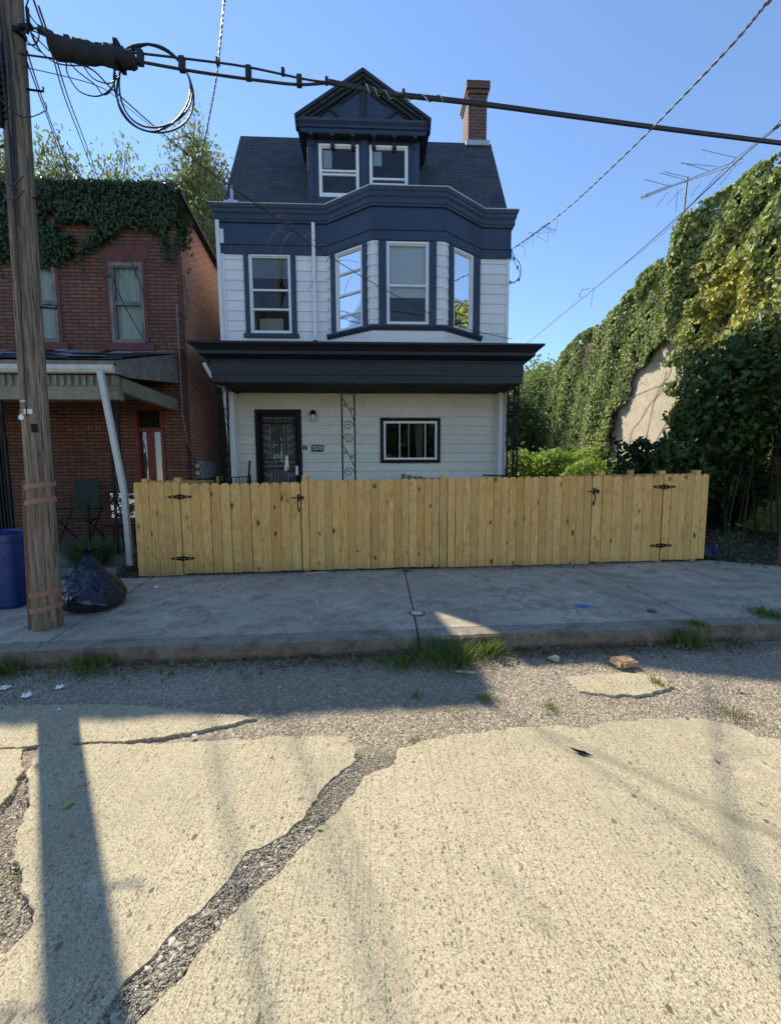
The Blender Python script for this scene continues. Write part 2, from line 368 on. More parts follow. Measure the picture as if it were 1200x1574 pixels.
def m_leaf(name, cols, trans=.35, rough=.5, yellow=None):
    n = N(name); out = n.t.nodes['Material Output']
    isl = n.island(); k = len(cols)
    c = n.ramp(isl, [(i/(k-1), col) for i, col in enumerate(cols)])
    if yellow:
        (cx, cyy, cz, rad), ycol = yellow
        geo = n.n('NewGeometry'); d = n.n('VectorMath', operation='DISTANCE'); n.l(geo.outputs['Position'], d.inputs[0]); d.inputs[1].default_value = (cx, cyy, cz)
        f = n.math('ADD', n.math('DIVIDE', d.outputs['Value'], rad), n.math('MULTIPLY_ADD', n.noise(1.5, geo.outputs['Position'], 3), 1.2, -.6))
        f = n.math('MULTIPLY', n.ramp(f, [(.35, (1, 1, 1)), (1, (0, 0, 0))]), n.math('LESS_THAN', n.math('FRACT', n.math('MULTIPLY', isl, 7.31)), .42))
        c = n.mix(f, c, ycol)
    n.col(c); n.rough(rough); n.b.inputs['Specular IOR Level'].default_value = .3
    tl = n.n('BsdfTranslucent'); n.l(n.mix(.5, c, (.25, .32, .04), 'MIX'), tl.inputs['Color'])
    mx = n.n('MixShader'); mx.inputs[0].default_value = trans
    n.l(n.b.outputs[0], mx.inputs[1]); n.l(tl.outputs[0], mx.inputs[2]); n.l(mx.outputs[0], out.inputs['Surface']); return n.m
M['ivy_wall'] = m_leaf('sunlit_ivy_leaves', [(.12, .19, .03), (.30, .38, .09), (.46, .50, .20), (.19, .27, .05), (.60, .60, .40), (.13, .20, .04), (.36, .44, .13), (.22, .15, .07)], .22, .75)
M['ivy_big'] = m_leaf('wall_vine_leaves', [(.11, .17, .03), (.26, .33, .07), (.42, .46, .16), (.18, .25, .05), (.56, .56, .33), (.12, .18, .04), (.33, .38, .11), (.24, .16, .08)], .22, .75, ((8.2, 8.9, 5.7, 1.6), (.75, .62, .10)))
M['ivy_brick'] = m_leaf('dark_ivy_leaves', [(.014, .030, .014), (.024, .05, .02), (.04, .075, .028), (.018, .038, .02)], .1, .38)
M['shrub'] = m_leaf('broad_dark_leaves', [(.014, .03, .009), (.035, .075, .018), (.085, .14, .035), (.022, .05, .014), (.05, .09, .03)], .2, .5)
M['darkstem'] = m_plain('dark_bark', (.05, .038, .028), .9, .35, 18, bump=.6)
M['bush'] = m_leaf('light_green_leaves', [(.22, .33, .05), (.34, .46, .09), (.46, .58, .16), (.26, .38, .06)], .35, .45)
M['tree_l'] = m_leaf('olive_tree_leaves', [(.12, .14, .06), (.18, .20, .09), (.26, .24, .12), (.15, .18, .10)], .5, .5)
M['tree_d'] = m_leaf('dark_tree_leaves', [(.03, .06, .03), (.05, .09, .04), (.08, .13, .05), (.06, .10, .07)], .3, .5)
M['grass'] = m_leaf('weed_blades', [(.05, .10, .02), (.09, .16, .035), (.14, .19, .05), (.17, .17, .07)], .35, .5)
M['plant'] = m_leaf('spider_plant', [(.03, .07, .025), (.055, .11, .04), (.08, .14, .05)], .3, .45)
M['drygrass'] = m_leaf('dry_grass', [(.20, .17, .07), (.16, .16, .05), (.26, .21, .10)], .3, .6)
M['leaflitter'] = m_leaf('leaf_litter', [(.10, .075, .04), (.16, .12, .06), (.20, .17, .11), (.07, .055, .04)], .1, .8)
def m_stone():
    n = N('gravel_stones'); isl = n.island()
    c = n.ramp(isl, [(0, (.20, .17, .12)), (.2, (.36, .31, .23)), (.45, (.50, .43, .32)), (.65, (.30, .26, .19)), (.85, (.68, .62, .50)), (1, (.42, .31, .18))])
    f = n.noise(180, n.coord(), 3, .7); n.col(n.mix(n.ramp(f, [(.4, (.5, .5, .5)), (.6, (0, 0, 0))]), c, (.12, .10, .08))); n.rough(.8); n.bump(f, .3, .002); return n.m
M['stone'] = m_stone()
def m_bag():
    n = N('black_plastic_bag'); n.col((.010, .013, .024)); n.rough(.2)
    n.bump(n.noise(7, n.coord((1, 1, .35)), 1, .4, 2.0), .45, .08); n.b.inputs['Specular IOR Level'].default_value = .45; return n.m
M['bag'] = m_bag()

# ------------------------------------------------------------------ mesh helpers
class MB:
    def __init__(s, mat=None): s.v = []; s.f = []; s.M = mat
    def add(s, vs, fs):
        o = len(s.v); s.v += [tuple(x) for x in vs]; s.f += [tuple(i+o for i in f) for f in fs]; return s
    def box(s, x0, x1, y0, y1, z0, z1):
        x0, x1 = min(x0, x1), max(x0, x1); y0, y1 = min(y0, y1), max(y0, y1); z0, z1 = min(z0, z1), max(z0, z1)
        v = [(x, y, z) for z in (z0, z1) for y in (y0, y1) for x in (x0, x1)]
        return s.add(v, [(0, 2, 3, 1), (4, 5, 7, 6), (0, 1, 5, 4), (2, 6, 7, 3), (0, 4, 6, 2), (1, 3, 7, 5)])
    def bar(s, a, b, w, h=None, up=Vector((0, 0, 1))):        # rectangular bar between two points
        a, b = Vector(a), Vector(b); h = h or w; d = (b-a).normalized()
        if abs(d.dot(up)) > .98: up = Vector((0, 1, 0))
        x = d.cross(up).normalized()*w/2; y = d.cross(x).normalized()*h/2
        v = [p+q for p in (a, b) for q in (-x-y, x-y, x+y, -x+y)]
        return s.add(v, [(3, 2, 1, 0), (4, 5, 6, 7), (0, 1, 5, 4), (1, 2, 6, 5), (2, 3, 7, 6), (3, 0, 4, 7)])
    def tube(s, pts, r, n=6, cap=True):
        pts = [Vector(p) for p in pts]; k = len(pts)
        rr = r if isinstance(r, (list, tuple)) else [r]*k
        prev = None; vs = []; fs = []
        for i, p in enumerate(pts):
            d = (pts[min(i+1, k-1)]-pts[max(i-1, 0)]).normalized()
            if prev is None:
                a = Vector((0, 0, 1)) if abs(d.z) < .9 else Vector((1, 0, 0)); prev = d.cross(a).normalized()
            x = (prev-d*prev.dot(d)).normalized(); prev = x; y = d.cross(x)
            for j in range(n):
                t = 2*math.pi*j/n; vs.append(p+(x*math.cos(t)+y*math.sin(t))*rr[i])
        for i in range(k-1):
            for j in range(n):
                fs.append((i*n+j, i*n+(j+1) % n, (i+1)*n+(j+1) % n, (i+1)*n+j))
        if cap: fs += [tuple(range(n-1, -1, -1)), tuple((k-1)*n+j for j in range(n))]
        return s.add(vs, fs)
    def prism(s, poly, axis, a, b):       # polygon in the plane normal to axis, extruded a..b
        def P3(p, t): return {'x': (t, p[0], p[1]), 'y': (p[0], t, p[1]), 'z': (p[0], p[1], t)}[axis]
        n = len(poly); v = [P3(p, a) for p in poly]+[P3(p, b) for p in poly]
        f = [tuple(range(n-1, -1, -1)), tuple(range(n, 2*n))]+[(i, (i+1) % n, n+(i+1) % n, n+i) for i in range(n)]
        return s.add(v, f)
    def sweep(s, path, prof, closed_prof=True):   # path in plan (x,y), outward = right of travel; prof [(out, z)]
        k = len(path); m = len(prof); vs = []
        for i in range(k):
            p = Vector(path[i]); 
            d0 = (p-Vector(path[i-1])).normalized() if i > 0 else None
            d1 = (Vector(path[i+1])-p).normalized() if i < k-1 else None
            d0 = d0 or d1; d1 = d1 or d0
            n0 = Vector((d0.y, -d0.x)); n1 = Vector((d1.y, -d1.x)); nn = (n0+n1).normalized(); sc = 1/max(.3, nn.dot(n0))
            for o, z in prof: vs.append((p.x+nn.x*o*sc, p.y+nn.y*o*sc, z))
        fs = []
        for i in range(k-1):
            for j in range(m if closed_prof else m-1):
                fs.append((i*m+j, (i+1)*m+j, (i+1)*m+(j+1) % m, i*m+(j+1) % m))
        if closed_prof: fs += [tuple(range(m)), tuple((k-1)*m+j for j in range(m-1, -1, -1))]
        return s.add(vs, fs)
    def lathe(s, c, prof, n=20):          # prof [(r,z)]
        vs = [(c[0]+r*math.cos(2*math.pi*j/n), c[1]+r*math.sin(2*math.pi*j/n), c[2]+z) for r, z in prof for j in range(n)]
        fs = [(i*n+j, i*n+(j+1) % n, (i+1)*n+(j+1) % n, (i+1)*n+j) for i in range(len(prof)-1) for j in range(n)]
        fs += [tuple(range(n-1, -1, -1)), tuple((len(prof)-1)*n+j for j in range(n))]
        return s.add(vs, fs)
    def xf(s, mtx):
        s.v = [tuple(mtx @ Vector(p)) for p in s.v]; return s
    def build(s, name, mat, parent=None, smooth=False, bevel=0, **tags):
        me = bpy.data.meshes.new(name); me.from_pydata(s.v, [], s.f); me.validate(); me.update()
        bm = bmesh.new(); bm.from_mesh(me); bmesh.ops.recalc_face_normals(bm, faces=bm.faces); bm.to_mesh(me); bm.free()
        me.materials.append(mat if not isinstance(mat, str) else M[mat])
        if smooth: me.polygons.foreach_set('use_smooth', [True]*len(me.polygons))
        o = bpy.data.objects.new(name, me); COL.objects.link(o)
        if parent: 
            o.parent = parent; o.matrix_parent_inverse = Matrix.Translation(-Vector(parent.location)) if parent.type == 'EMPTY' or True else None
            o.matrix_parent_inverse = world_of(parent).inverted()
        if bevel:
            b = o.modifiers.new('bevel', 'BEVEL'); b.width = bevel; b.segments = 2; b.limit_method = 'ANGLE'; b.angle_limit = R(40); b.harden_normals = False
        for k, v in tags.items(): o[k] = v
        return o
def world_of(o):
    m = Matrix.LocRotScale(o.location, o.rotation_euler, o.scale)
    if o.parent: m = world_of(o.parent) @ o.matrix_parent_inverse @ m
    return m
def thing(name, label, cat, loc=(0, 0, 0), group=None):
    o = bpy.data.objects.new(name, None); COL.objects.link(o); o.location = loc; o.empty_display_size = .2
    o['label'] = label; o['category'] = cat
    if group: o['group'] = group
    return o
def tag(o, label, cat, group=None, kind=None):
    o['label'] = label; o['category'] = cat
    if group: o['group'] = group
    if kind: o['kind'] = kind
    return o
def np_mesh(name, V, Fc, mat, parent=None, smooth=False, k=None):
    me = bpy.data.meshes.new(name); nf = len(Fc); k = Fc.shape[1]
    me.vertices.add(len(V)); me.vertices.foreach_set('co', V.astype(np.float32).ravel())
    me.loops.add(nf*k); me.loops.foreach_set('vertex_index', Fc.astype(np.int32).ravel())
    me.polygons.add(nf); me.polygons.foreach_set('loop_start', np.arange(0, nf*k, k, dtype=np.int32)); me.polygons.foreach_set('loop_total', np.full(nf, k, dtype=np.int32))
    me.update(calc_edges=True); me.materials.append(mat if not isinstance(mat, str) else M[mat])
    if smooth: me.polygons.foreach_set('use_smooth', [True]*nf)
    o = bpy.data.objects.new(name, me); COL.objects.link(o)
    if parent: o.parent = parent; o.matrix_parent_inverse = world_of(parent).inverted()
    return o
def unit(a): return a/np.maximum(1e-9, np.linalg.norm(a, axis=1, keepdims=True))
def leaves(name, C, size, mat, parent=None, axis=None, normal=None, jit=1.0, ar=.55, fold=.22):
    """diamond leaves folded along the midrib; axis/normal give a preferred direction (N,3)"""
    n = len(C); size = np.asarray(size)*np.ones(n)
    A = rng.normal(size=(n, 3))*jit
    if axis is not None: A = A+axis
    A = unit(A); Nn = rng.normal(size=(n, 3))*jit
    if normal is not None: Nn = Nn+normal
    S = unit(np.cross(A, Nn)); Nn = unit(np.cross(S, A)); L = size[:, None]
    V = np.stack([C-A*L*.5, C-A*L*.12+S*L*ar*.5+Nn*L*fold*.5, C+A*L*.22+S*L*ar*.36+Nn*L*fold*.4, C+A*L*.52-Nn*L*.06,
                  C+A*L*.22-S*L*ar*.36+Nn*L*fold*.4, C-A*L*.12-S*L*ar*.5+Nn*L*fold*.5], 1).reshape(-1, 3)
    b = (np.arange(n)*6)[:, None]
    Fc = np.concatenate([b+np.array([[0, 1, 2, 3]]), b+np.array([[0, 3, 4, 5]])], 0)
    return np_mesh(name, V, Fc, mat, parent)

# ================================================================== GROUND
def ground_sheet():
    mb = MB(); xs = [-150, -30, -12, 0, 12, 30, 150]; ys = [-40, -5, 3.6, 6, 40, 160]
    vs = [(x, y, gz(x)-.16) for y in ys for x in xs]
    n = len(xs); fs = [(j*n+i, j*n+i+1, (j+1)*n+i+1, (j+1)*n+i) for j in range(len(ys)-1) for i in range(n-1)]
    o = mb.add(vs, fs).build('ground', 'grassfield'); o['kind'] = 'structure'
ground_sheet()
def grid(name, x0, x1, y0, y1, nx, ny, zf, mat, kind='structure'):
    xs = np.linspace(x0, x1, nx); ys = np.linspace(y0, y1, ny); X, Y = np.meshgrid(xs, ys)
    Z = zf(X, Y); V = np.stack([X.ravel(), Y.ravel(), Z.ravel()], 1)
    i, j = np.meshgrid(np.arange(nx-1), np.arange(ny-1)); b = (j*nx+i).ravel()
    Fc = np.stack([b, b+1, b+nx+1, b+nx], 1)
    o = np_mesh(name, V, Fc, mat, smooth=True); o['kind'] = kind; return o
def wave(X, Y, s, seed):
    r = np.random.default_rng(seed); Z = 0
    for k in range(7):
        a = r.uniform(0, 6.28); f = s*(1.35**k); p = r.uniform(0, 6.28); Z = Z+np.sin((X*np.cos(a)+Y*np.sin(a))*f+p)/(1.25**k)
    return Z/3
grid('road', -14, 16, -3, 3.42, 300, 80, lambda X, Y: .014*X-.018+.007*wave(X, Y, 3, 1)-.012*(Y < 2.2)+.012*np.clip((Y-2.6)/.7, 0, 1), 'gravelbed')

def ragged(pts, amp=.02, step=.022):
    out = []
    for i in range(len(pts)):
        a = Vector(pts[i][:2]); b = Vector(pts[(i+1) % len(pts)][:2]); L = (b-a).length; k = max(1, int(L/step))
        nrm = Vector((b.y-a.y, a.x-b.x)).normalized() if L else Vector((0, 0)); o = 0
        far = max(abs(a.x), abs(b.x)) > 3.4 or min(a.y, b.y) < .3
        for j in range(k):
            o = .75*o+random.uniform(-amp, amp)*.8; e = min(1, 4*min(j/k, 1-j/k)+.1)
            out.append(tuple(a.lerp(b, j/k)+nrm*(0 if far else o*e+random.uniform(-.3, .3)*amp)))
    return out
def slab(name, pts, top, mat='slab', thick=.05, amp=.011, bevel=.003):
    poly = ragged(pts, amp)
    bm = bmesh.new(); vs = [bm.verts.new((x, y, gz(x)+top)) for x, y in poly]
    f = bm.faces.new(vs); bmesh.ops.recalc_face_normals(bm, faces=[f])
    if f.normal.z < 0: f.normal_flip()
    r = bmesh.ops.extrude_face_region(bm, geom=[f]); nv = [g for g in r['geom'] if isinstance(g, bmesh.types.BMVert)]
    # extruded copy becomes the top, pulled slightly inward is done by bevel
    for v in nv: v.co.z += 0
    for v in vs: v.co.z -= thick
    bmesh.ops.recalc_face_normals(bm, faces=bm.faces)
    tops = [fc for fc in bm.faces if len(fc.verts) > 4 and fc.normal.z > .5]
    es = [e for fc in tops for e in fc.edges]
    try: bmesh.ops.bevel(bm, geom=es, offset=bevel, segments=2, affect='EDGES')
    except Exception: pass
    bmesh.ops.triangulate(bm, faces=[fc for fc in bm.faces if len(fc.verts) > 4])
    me = bpy.data.meshes.new(name); bm.to_mesh(me); bm.free(); me.materials.append(M[mat])
    o = bpy.data.objects.new(name, me); COL.objects.link(o); o['kind'] = 'structure'; return o
g2 = lambda L: [tuple(gnd(*p).xy) for p in L]
TOP = .008
# slab A: left of the diagonal crack
crackL = [(545, 1150), (548, 1170), (500, 1210), (470, 1255), (440, 1285), (380, 1312), (325, 1385), (262, 1440), (235, 1478), (180, 1530), (150, 1574)]
A_ = g2([(60, 1148), (300, 1142), (440, 1134), (535, 1133)]+crackL) + [(-.93, .85), (-1.05, .4), (-1.1, -1)] + [(-1.4, -1)] + g2([(0, 1500), (50, 1420), (45, 1380), (22, 1330), (25, 1290), (48, 1235), (30, 1215)])[0:0]
A_ += [(-1.32, .9)] + g2([(48, 1430), (45, 1385), (22, 1325), (25, 1290), (46, 1240), (40, 1190)])
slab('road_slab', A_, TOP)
# slab beyond the far left crack
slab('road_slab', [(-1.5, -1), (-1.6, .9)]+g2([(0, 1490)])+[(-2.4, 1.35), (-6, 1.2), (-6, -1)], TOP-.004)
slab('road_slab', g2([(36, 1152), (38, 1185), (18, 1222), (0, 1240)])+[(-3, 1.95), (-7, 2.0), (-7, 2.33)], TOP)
# strip of concrete above slab A
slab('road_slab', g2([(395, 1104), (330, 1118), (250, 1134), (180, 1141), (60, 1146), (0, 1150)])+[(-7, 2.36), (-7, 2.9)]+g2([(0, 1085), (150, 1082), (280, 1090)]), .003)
# slab B: the large right-hand slab
crackR = [(210, 1574), (250, 1535), (330, 1440), (420, 1350), (455, 1310), (520, 1250), (560, 1195), (600, 1180), (612, 1152)]
B_ = g2(crackR+[(660, 1138), (700, 1130), (800, 1119), (850, 1116), (880, 1120), (900, 1122), (925, 1112), (960, 1110), (1060, 1105), (1120, 1114), (1160, 1131), (1200, 1138)]) + [(3.2, 2.0), (7, 2.05), (7, -1), (-.65, -1), (-.72, .4), (-.73, .85)]
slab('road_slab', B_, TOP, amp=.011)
# pale concrete patch in the gravel by the kerb
slab('road_patch', g2([(868, 1040), (960, 1033), (1022, 1040), (1035, 1055), (1000, 1066), (940, 1069), (890, 1062)]), -.001, amp=.012)

# kerb and sidewalk
KY = 3.36
def kerb(x0, x1):
    mb = MB()
    n = max(2, int((x1-x0)/.06)); prof = [(0, -.05), (-.012, .06), (.006, .13), (.03, .152), (.20, .156), (.20, -.05)]
    vs = []; 
    for i in range(n+1):
        chip = max(0, random.gauss(-.006, .014)); x = x0+(x1-x0)*i/n; w = .010*math.sin(x*2.3)+random.uniform(-.004, .004)
        for y, z in prof: ck = chip if (z > .1 and y < .1) else 0; vs.append((x, KY+y+(w if y < .1 else 0)+ck*.8, gz(x)+z+(random.uniform(-.003, .003) if z > .1 else 0)-ck))
    m = len(prof); fs = [(i*m+j, (i+1)*m+j, (i+1)*m+(j+1) % m, i*m+(j+1) % m) for i in range(n) for j in range(m)]
    fs += [tuple(range(m)), tuple(n*m+j for j in range(m))]
    o = mb.add(vs, fs).build('kerb', 'kerb', bevel=.004); o['kind'] = 'structure'
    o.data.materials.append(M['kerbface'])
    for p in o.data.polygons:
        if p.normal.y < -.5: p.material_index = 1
for a, b in ((-13, -6.2), (-6.19, -3.06), (-3.045, .385), (.40, 3.02), (3.03, 6.5), (6.51, 16)): kerb(a, b)
def walk(poly, dz=0):
    o = slab('sidewalk', poly, .156+dz, 'sidewalk', .2, .002, .005); return o
SY0, SY1 = KY+.208, 5.95
jx = gnd(245, 884, .15).x; jx2 = gnd(100, 975, .15).x
walk([(-13, SY0), (jx2-.012, SY0), (jx-.012, SY1-.02), (-6.9, 5.9), (-13, 5.9)])
walk([(jx2, SY0), (.392, SY0), (.46, SY1+.05), (jx, SY1+.05)], .003)
walk([(.406, SY0), (3.2, SY0), (3.24, SY1+.05), (.474, SY1+.05)], -.002)
walk([(3.212, SY0), (7.5, SY0), (7.5, 4.9), (6.4, 5.25), (5.75, 5.75), (5.5, SY1+.05), (3.252, SY1+.05)], .001)
walk([(7.51, SY0), (16, SY0), (16, 4.6), (7.51, 4.88)], 0)
# yards
grid('yard_ground', -14, 5.6, 5.7, 30, 160, 160, lambda X, Y: .014*X+.10+.02*wave(X, Y, 2.5, 3)+.012*wave(X, Y, 14, 4), 'dirt')
grid('yard_ground', 5.3, 30, 4.2, 30, 200, 200, lambda X, Y: .014*X+.10+.03*wave(X, Y, 2, 5)+.015*wave(X, Y, 12, 6)+.30*np.clip((Y-5.8)/3, 0, 1), 'dirt')

# ================================================================== BUILDING HELPERS
def rects(u0, u1, z0, z1, ops):
    """rectangle u0..u1 x z0..z1 minus the openings [(a,b,c,d)]"""
    zs = sorted({z0, z1}|{z for o in ops for z in o[2:] if z0 < z < z1}); out = []
    for a, b in zip(zs[:-1], zs[1:]):
        cur = u0
        for o in sorted([o for o in ops if o[2] < (a+b)/2 < o[3]]):
            if o[0] > cur: out.append((cur, min(o[0], u1), a, b))
            cur = max(cur, o[1])
        if cur < u1: out.append((cur, u1, a, b))
    return out
def siding(mb, u0, u1, z0, z1, ops=(), ex=.22, lap=.020, zstart=None):
    z = z0 if zstart is None else zstart
    while z < z1-.001:
        t = min(z+ex, z1)
        for a, b, c, d in rects(u0, u1, max(z, z0), t, list(ops)):
            f = lambda q: lap*(1-(q-z)/ex)+.003
            joints = [a]+[j for j in sorted(random.uniform(a, b) for _ in range(int((b-a)/2.6))) if a+.3 < j < b-.3]+[b]
            for ja, jb in zip(joints[:-1], joints[1:]):
                mb.add([(ja, -f(c), c), (jb-.0015, -f(c), c), (jb-.0015, -f(d), d), (ja, -f(d), d), (ja, 0, c), (jb-.0015, 0, c)], [(0, 1, 2, 3), (4, 5, 1, 0)])
        z = t
    return mb
def wallbody(mb, u0, u1, z0, z1, ops=(), th=.12):
    for a, b, c, d in rects(u0, u1, z0, z1, list(ops)): mb.box(a, b, 0, th, c, d)
    return mb
def frame_rect(mb, u0, u1, z0, z1, w, y0, y1, wb=None, wt=None):
    wb = w if wb is None else wb; wt = w if wt is None else wt
    mb.box(u0, u0+w, y0, y1, z0, z1); mb.box(u1-w, u1, y0, y1, z0, z1)
    if wb: mb.box(u0+w, u1-w, y0, y1, z0, z0+wb)
    if wt: mb.box(u0+w, u1-w, y0, y1, z1-wt, z1)
    return mb
I4 = Matrix.Identity(4)
def window(parent, mt, u0, u1, z0, z1, rails, casing=(.09, .09), frame='white', head=True, shades=(), low_open=None, fw=.045, depth=1.2, room='room', casmat='navy', sill=True, fr=0):
    """double hung window. rails = fractions of height from the top"""
    h = z1-z0
    mb = MB(); frame_rect(mb, u0, u1, z0, z1, fw, -.03, .06)
    frame_rect(mb, u0+fw, u1-fw, z0+fw, z1-fw, .022, -.008, .05)
    for r in rails:
        z = z1-h*r; mb.box(u0+fw, u1-fw, -.012, .045, z-.02, z+.02)
    w = mb.xf(mt).build('window', frame, parent, bevel=.003)
    if casing:
        mb = MB(); cl, cr = casing
        if not head: MB().box(u0-cl, u0+.001, -.052, .02, z0-.02, z1).xf(mt).build('window_casing', casmat, w, bevel=.004)
        else: mb.box(u0-cl, u0+.001, -.052, .02, z0-.02, z1+.09)
        mb.box(u1-.001, u1+cr, -.052, .02, z0-.02, z1+(.09 if head else .0))
        if head: mb.box(u0+.001, u1-.001, -.05, .02, z1-.001, z1+.09)
        if sill: mb.box(u0-cl-.04, u1+cr+.04, -.085, .02, z0-.10, z0-.018)
        mb.xf(mt).build('window_casing', casmat, w, bevel=.004)
    # glass, shades, room
    zb = z0+fw if low_open is None else z1-h*low_open
    MB().add([(u0+fw, .02, zb), (u1-fw, .02, zb), (u1-fw, .02, z1-fw), (u0+fw, .02, z1-fw)], [(0, 1, 2, 3)]).xf(mt).build('pane', 'glass', w)
    for (a, b, c, d, y, mn) in shades:
        x0 = u0+fw+(u1-u0-2*fw)*a; x1 = u0+fw+(u1-u0-2*fw)*b; za, zc = z1-fw-(h-2*fw)*d, z1-fw-(h-2*fw)*c
        m2 = MB()
        if mn == 'lace':
            k = 22; vs = []
            for i in range(k+1):
                t = i/k; yy = y+.025*math.sin(t*k*1.1)+.01*math.sin(t*61)
                vs += [(x0+(x1-x0)*t, yy, za), (x0+(x1-x0)*t, yy, zc)]
            m2.add(vs, [(2*i, 2*i+2, 2*i+3, 2*i+1) for i in range(k)])
        else: m2.box(x0, x1, y, y+.006, za, zc)
        m2.xf(mt).build('sticker' if mn == 'sticker' else ('curtain' if mn == 'lace' else 'window_blind'), mn, w, smooth=(mn == 'lace'))
    if room:
        D = depth; v = [(u0, .062, z0), (u1, .062, z0), (u1, .062, z1), (u0, .062, z1), (u0, D, z0), (u1, D, z0), (u1, D, z1), (u0, D, z1)]
        MB().add(v, [(4, 5, 6, 7), (0, 1, 5, 4), (3, 7, 6, 2), (0, 4, 7, 3), (1, 2, 6, 5)]).xf(mt).build('window_reveal', room, w)
    return w
def spiral(mb, c, r, a0, turns, th=.006, sgn=1, plane='xz', n=26, taper=.18):
    pts = []
    for i in range(n+1):
        t = i/n; rr = r*(1-(1-taper)*t); a = a0+sgn*turns*2*math.pi*t
        x, z = rr*math.cos(a), rr*math.sin(a)
        pts.append((c[0]+x, c[1], c[2]+z) if plane == 'xz' else (c[0], c[1]+x, c[2]+z))
    mb.tube(pts, th, 5)
def iron_panel(mb, x0, x1, y, z0, z1, plane='xz', bar=.032, period=.98):
    def p(u, z): return (u, y, z) if plane == 'xz' else (y, u, z)
    for u in (x0, x1): mb.bar(p(u, z0), p(u, z1), bar)
    w = x1-x0; c = (x0+x1)/2; z = z1-.03
    while z-period > z0-.5:
        def ps(du, dz): return p(c+du, max(z0, z+dz))
        R0 = w*.42
        spiral(mb, p(c, z-R0-.02), R0, math.pi, 1.6, .009, -1, plane)
        mb.tube([ps(-w*.42, -.28), ps(-w*.1, -.42), ps(w*.25, -.60), ps(w*.46, -.74)], .009, 5)
        spiral(mb, p(c-w*.22, z-.42), w*.18, 1.2, 1.3, .007, 1, plane, 18); spiral(mb, p(c+w*.24, z-.50), w*.16, 4.2, 1.3, .007, 1, plane, 18)
        spiral(mb, p(c-w*.02, z-.84), w*.42, -.2, 1.5, .009, 1, plane)
        z -= period
    return mb
def text_mesh(s, size, mt, name, mat, parent, ext=.002):
    cu = bpy.data.curves.new(name, 'FONT'); cu.body = s; cu.size = size; cu.extrude = ext; cu.align_x = 'CENTER'; cu.align_y = 'CENTER'; cu.resolution_u = 3
    tmp = bpy.data.objects.new(name, cu); COL.objects.link(tmp)
    dg = bpy.context.evaluated_depsgraph_get(); me = bpy.data.meshes.new_from_object(tmp.evaluated_get(dg)); bpy.data.objects.remove(tmp)
    me.transform(mt @ Matrix.Rotation(R(90), 4, 'X')); me.materials.clear(); me.materials.append(M[mat]); me.name = name
    o = bpy.data.objects.new(name, me); COL.objects.link(o); o.parent = parent; o.matrix_parent_inverse = world_of(parent).inverted(); return o
def T(x, y, z=0): return Matrix.Translation((x, y, z))
def RZ(a): return Matrix.Rotation(a, 4, 'Z')

# ================================================================== BLUE AND WHITE HOUSE
HY = 9.0; XL, XR = -3.30, 3.07; LY = 9.37; LXL, LXR = -3.28, 3.14
house = thing('blue_house', 'three storey house in white siding and navy blue trim with a bay window and dormer', 'house', (0, HY, 0))
# --- lower storey behind the porch
dx0, dx1, dz1 = -2.79, -1.71, 3.23
lw = (.16, 1.60, 1.97, 3.04)     # sliding window opening incl. casing
ops = [(dx0+.05, dx1-.05, .76, dz1-.05), (lw[0]+.06, lw[1]-.06, lw[2]+.06, lw[3]-.06)]
mb = wallbody(MB(), LXL, LXR, 0, 3.62, ops); mb.xf(T(0, LY+.003)).build('wall', 'siding_low', house)
siding(MB(), LXL+.09, LXR-.07, .75, 3.52, ops, .216, .027, zstart=.70).xf(T(0, LY)).build('siding', 'siding_low', house)
MB().box(LXL-.01, LXL+.10, LY-.035, LY+.05, .75, 3.58).build('corner_board', 'siding_low', house, bevel=.004); MB().box(LXR-.08, LXR+.012, LY-.032, LY+.05, .75, 3.58).build('corner_board', 'siding_low', house, bevel=.004)
MB().box(LXL+.10, LXR-.08, LY-.03, LY+.05, 3.52, 3.60).build('top_board', 'siding_low', house, bevel=.004)
# --- upper storey front wall and sides
WZ0, WZ1 = 4.45, 7.17
w1 = (-2.70, -1.79, 4.83, 6.50)
bx = [(-.98, 9.0), (.0, 8.4), (1.5, 8.4), (2.43, 9.0)]
ops = [(w1[0], w1[1], w1[2], w1[3]), (bx[0][0]+.02, bx[3][0]-.02, 4.5, 7.16)]
wallbody(MB(), XL+.02, XR-.02, 3.63, 7.5, ops).xf(T(0, HY+.003)).build('wall', 'siding', house)
siding(MB(), XL+.08, bx[0][0], WZ0, 6.57, [(w1[0]-.1, w1[1]+.1, w1[2]-.1, 6.6)], .215).xf(T(0, HY)).build('siding', 'siding', house)
siding(MB(), bx[3][0]+.0, XR-.05, WZ0, 6.57, [], .215).xf(T(0, HY)).build('siding', 'siding', house)
MB().box(XL-.01, XL+.09, HY-.04, HY+.06, 3.7, 7.0).build('corner_board', 'white', house, bevel=.004); MB().box(XR-.055, XR+.01, HY-.038, HY+.06, 4.4, 6.57).build('corner_board', 'white', house, bevel=.004)
MB().box(XL+.09, bx[0][0]-.04, HY-.034, HY, 4.30, 4.60).build('flashing_panel', 'white', house); MB().box(bx[3][0]+.04, XR-.055, HY-.034, HY, 4.30, 4.58).build('flashing_panel', 'white', house)
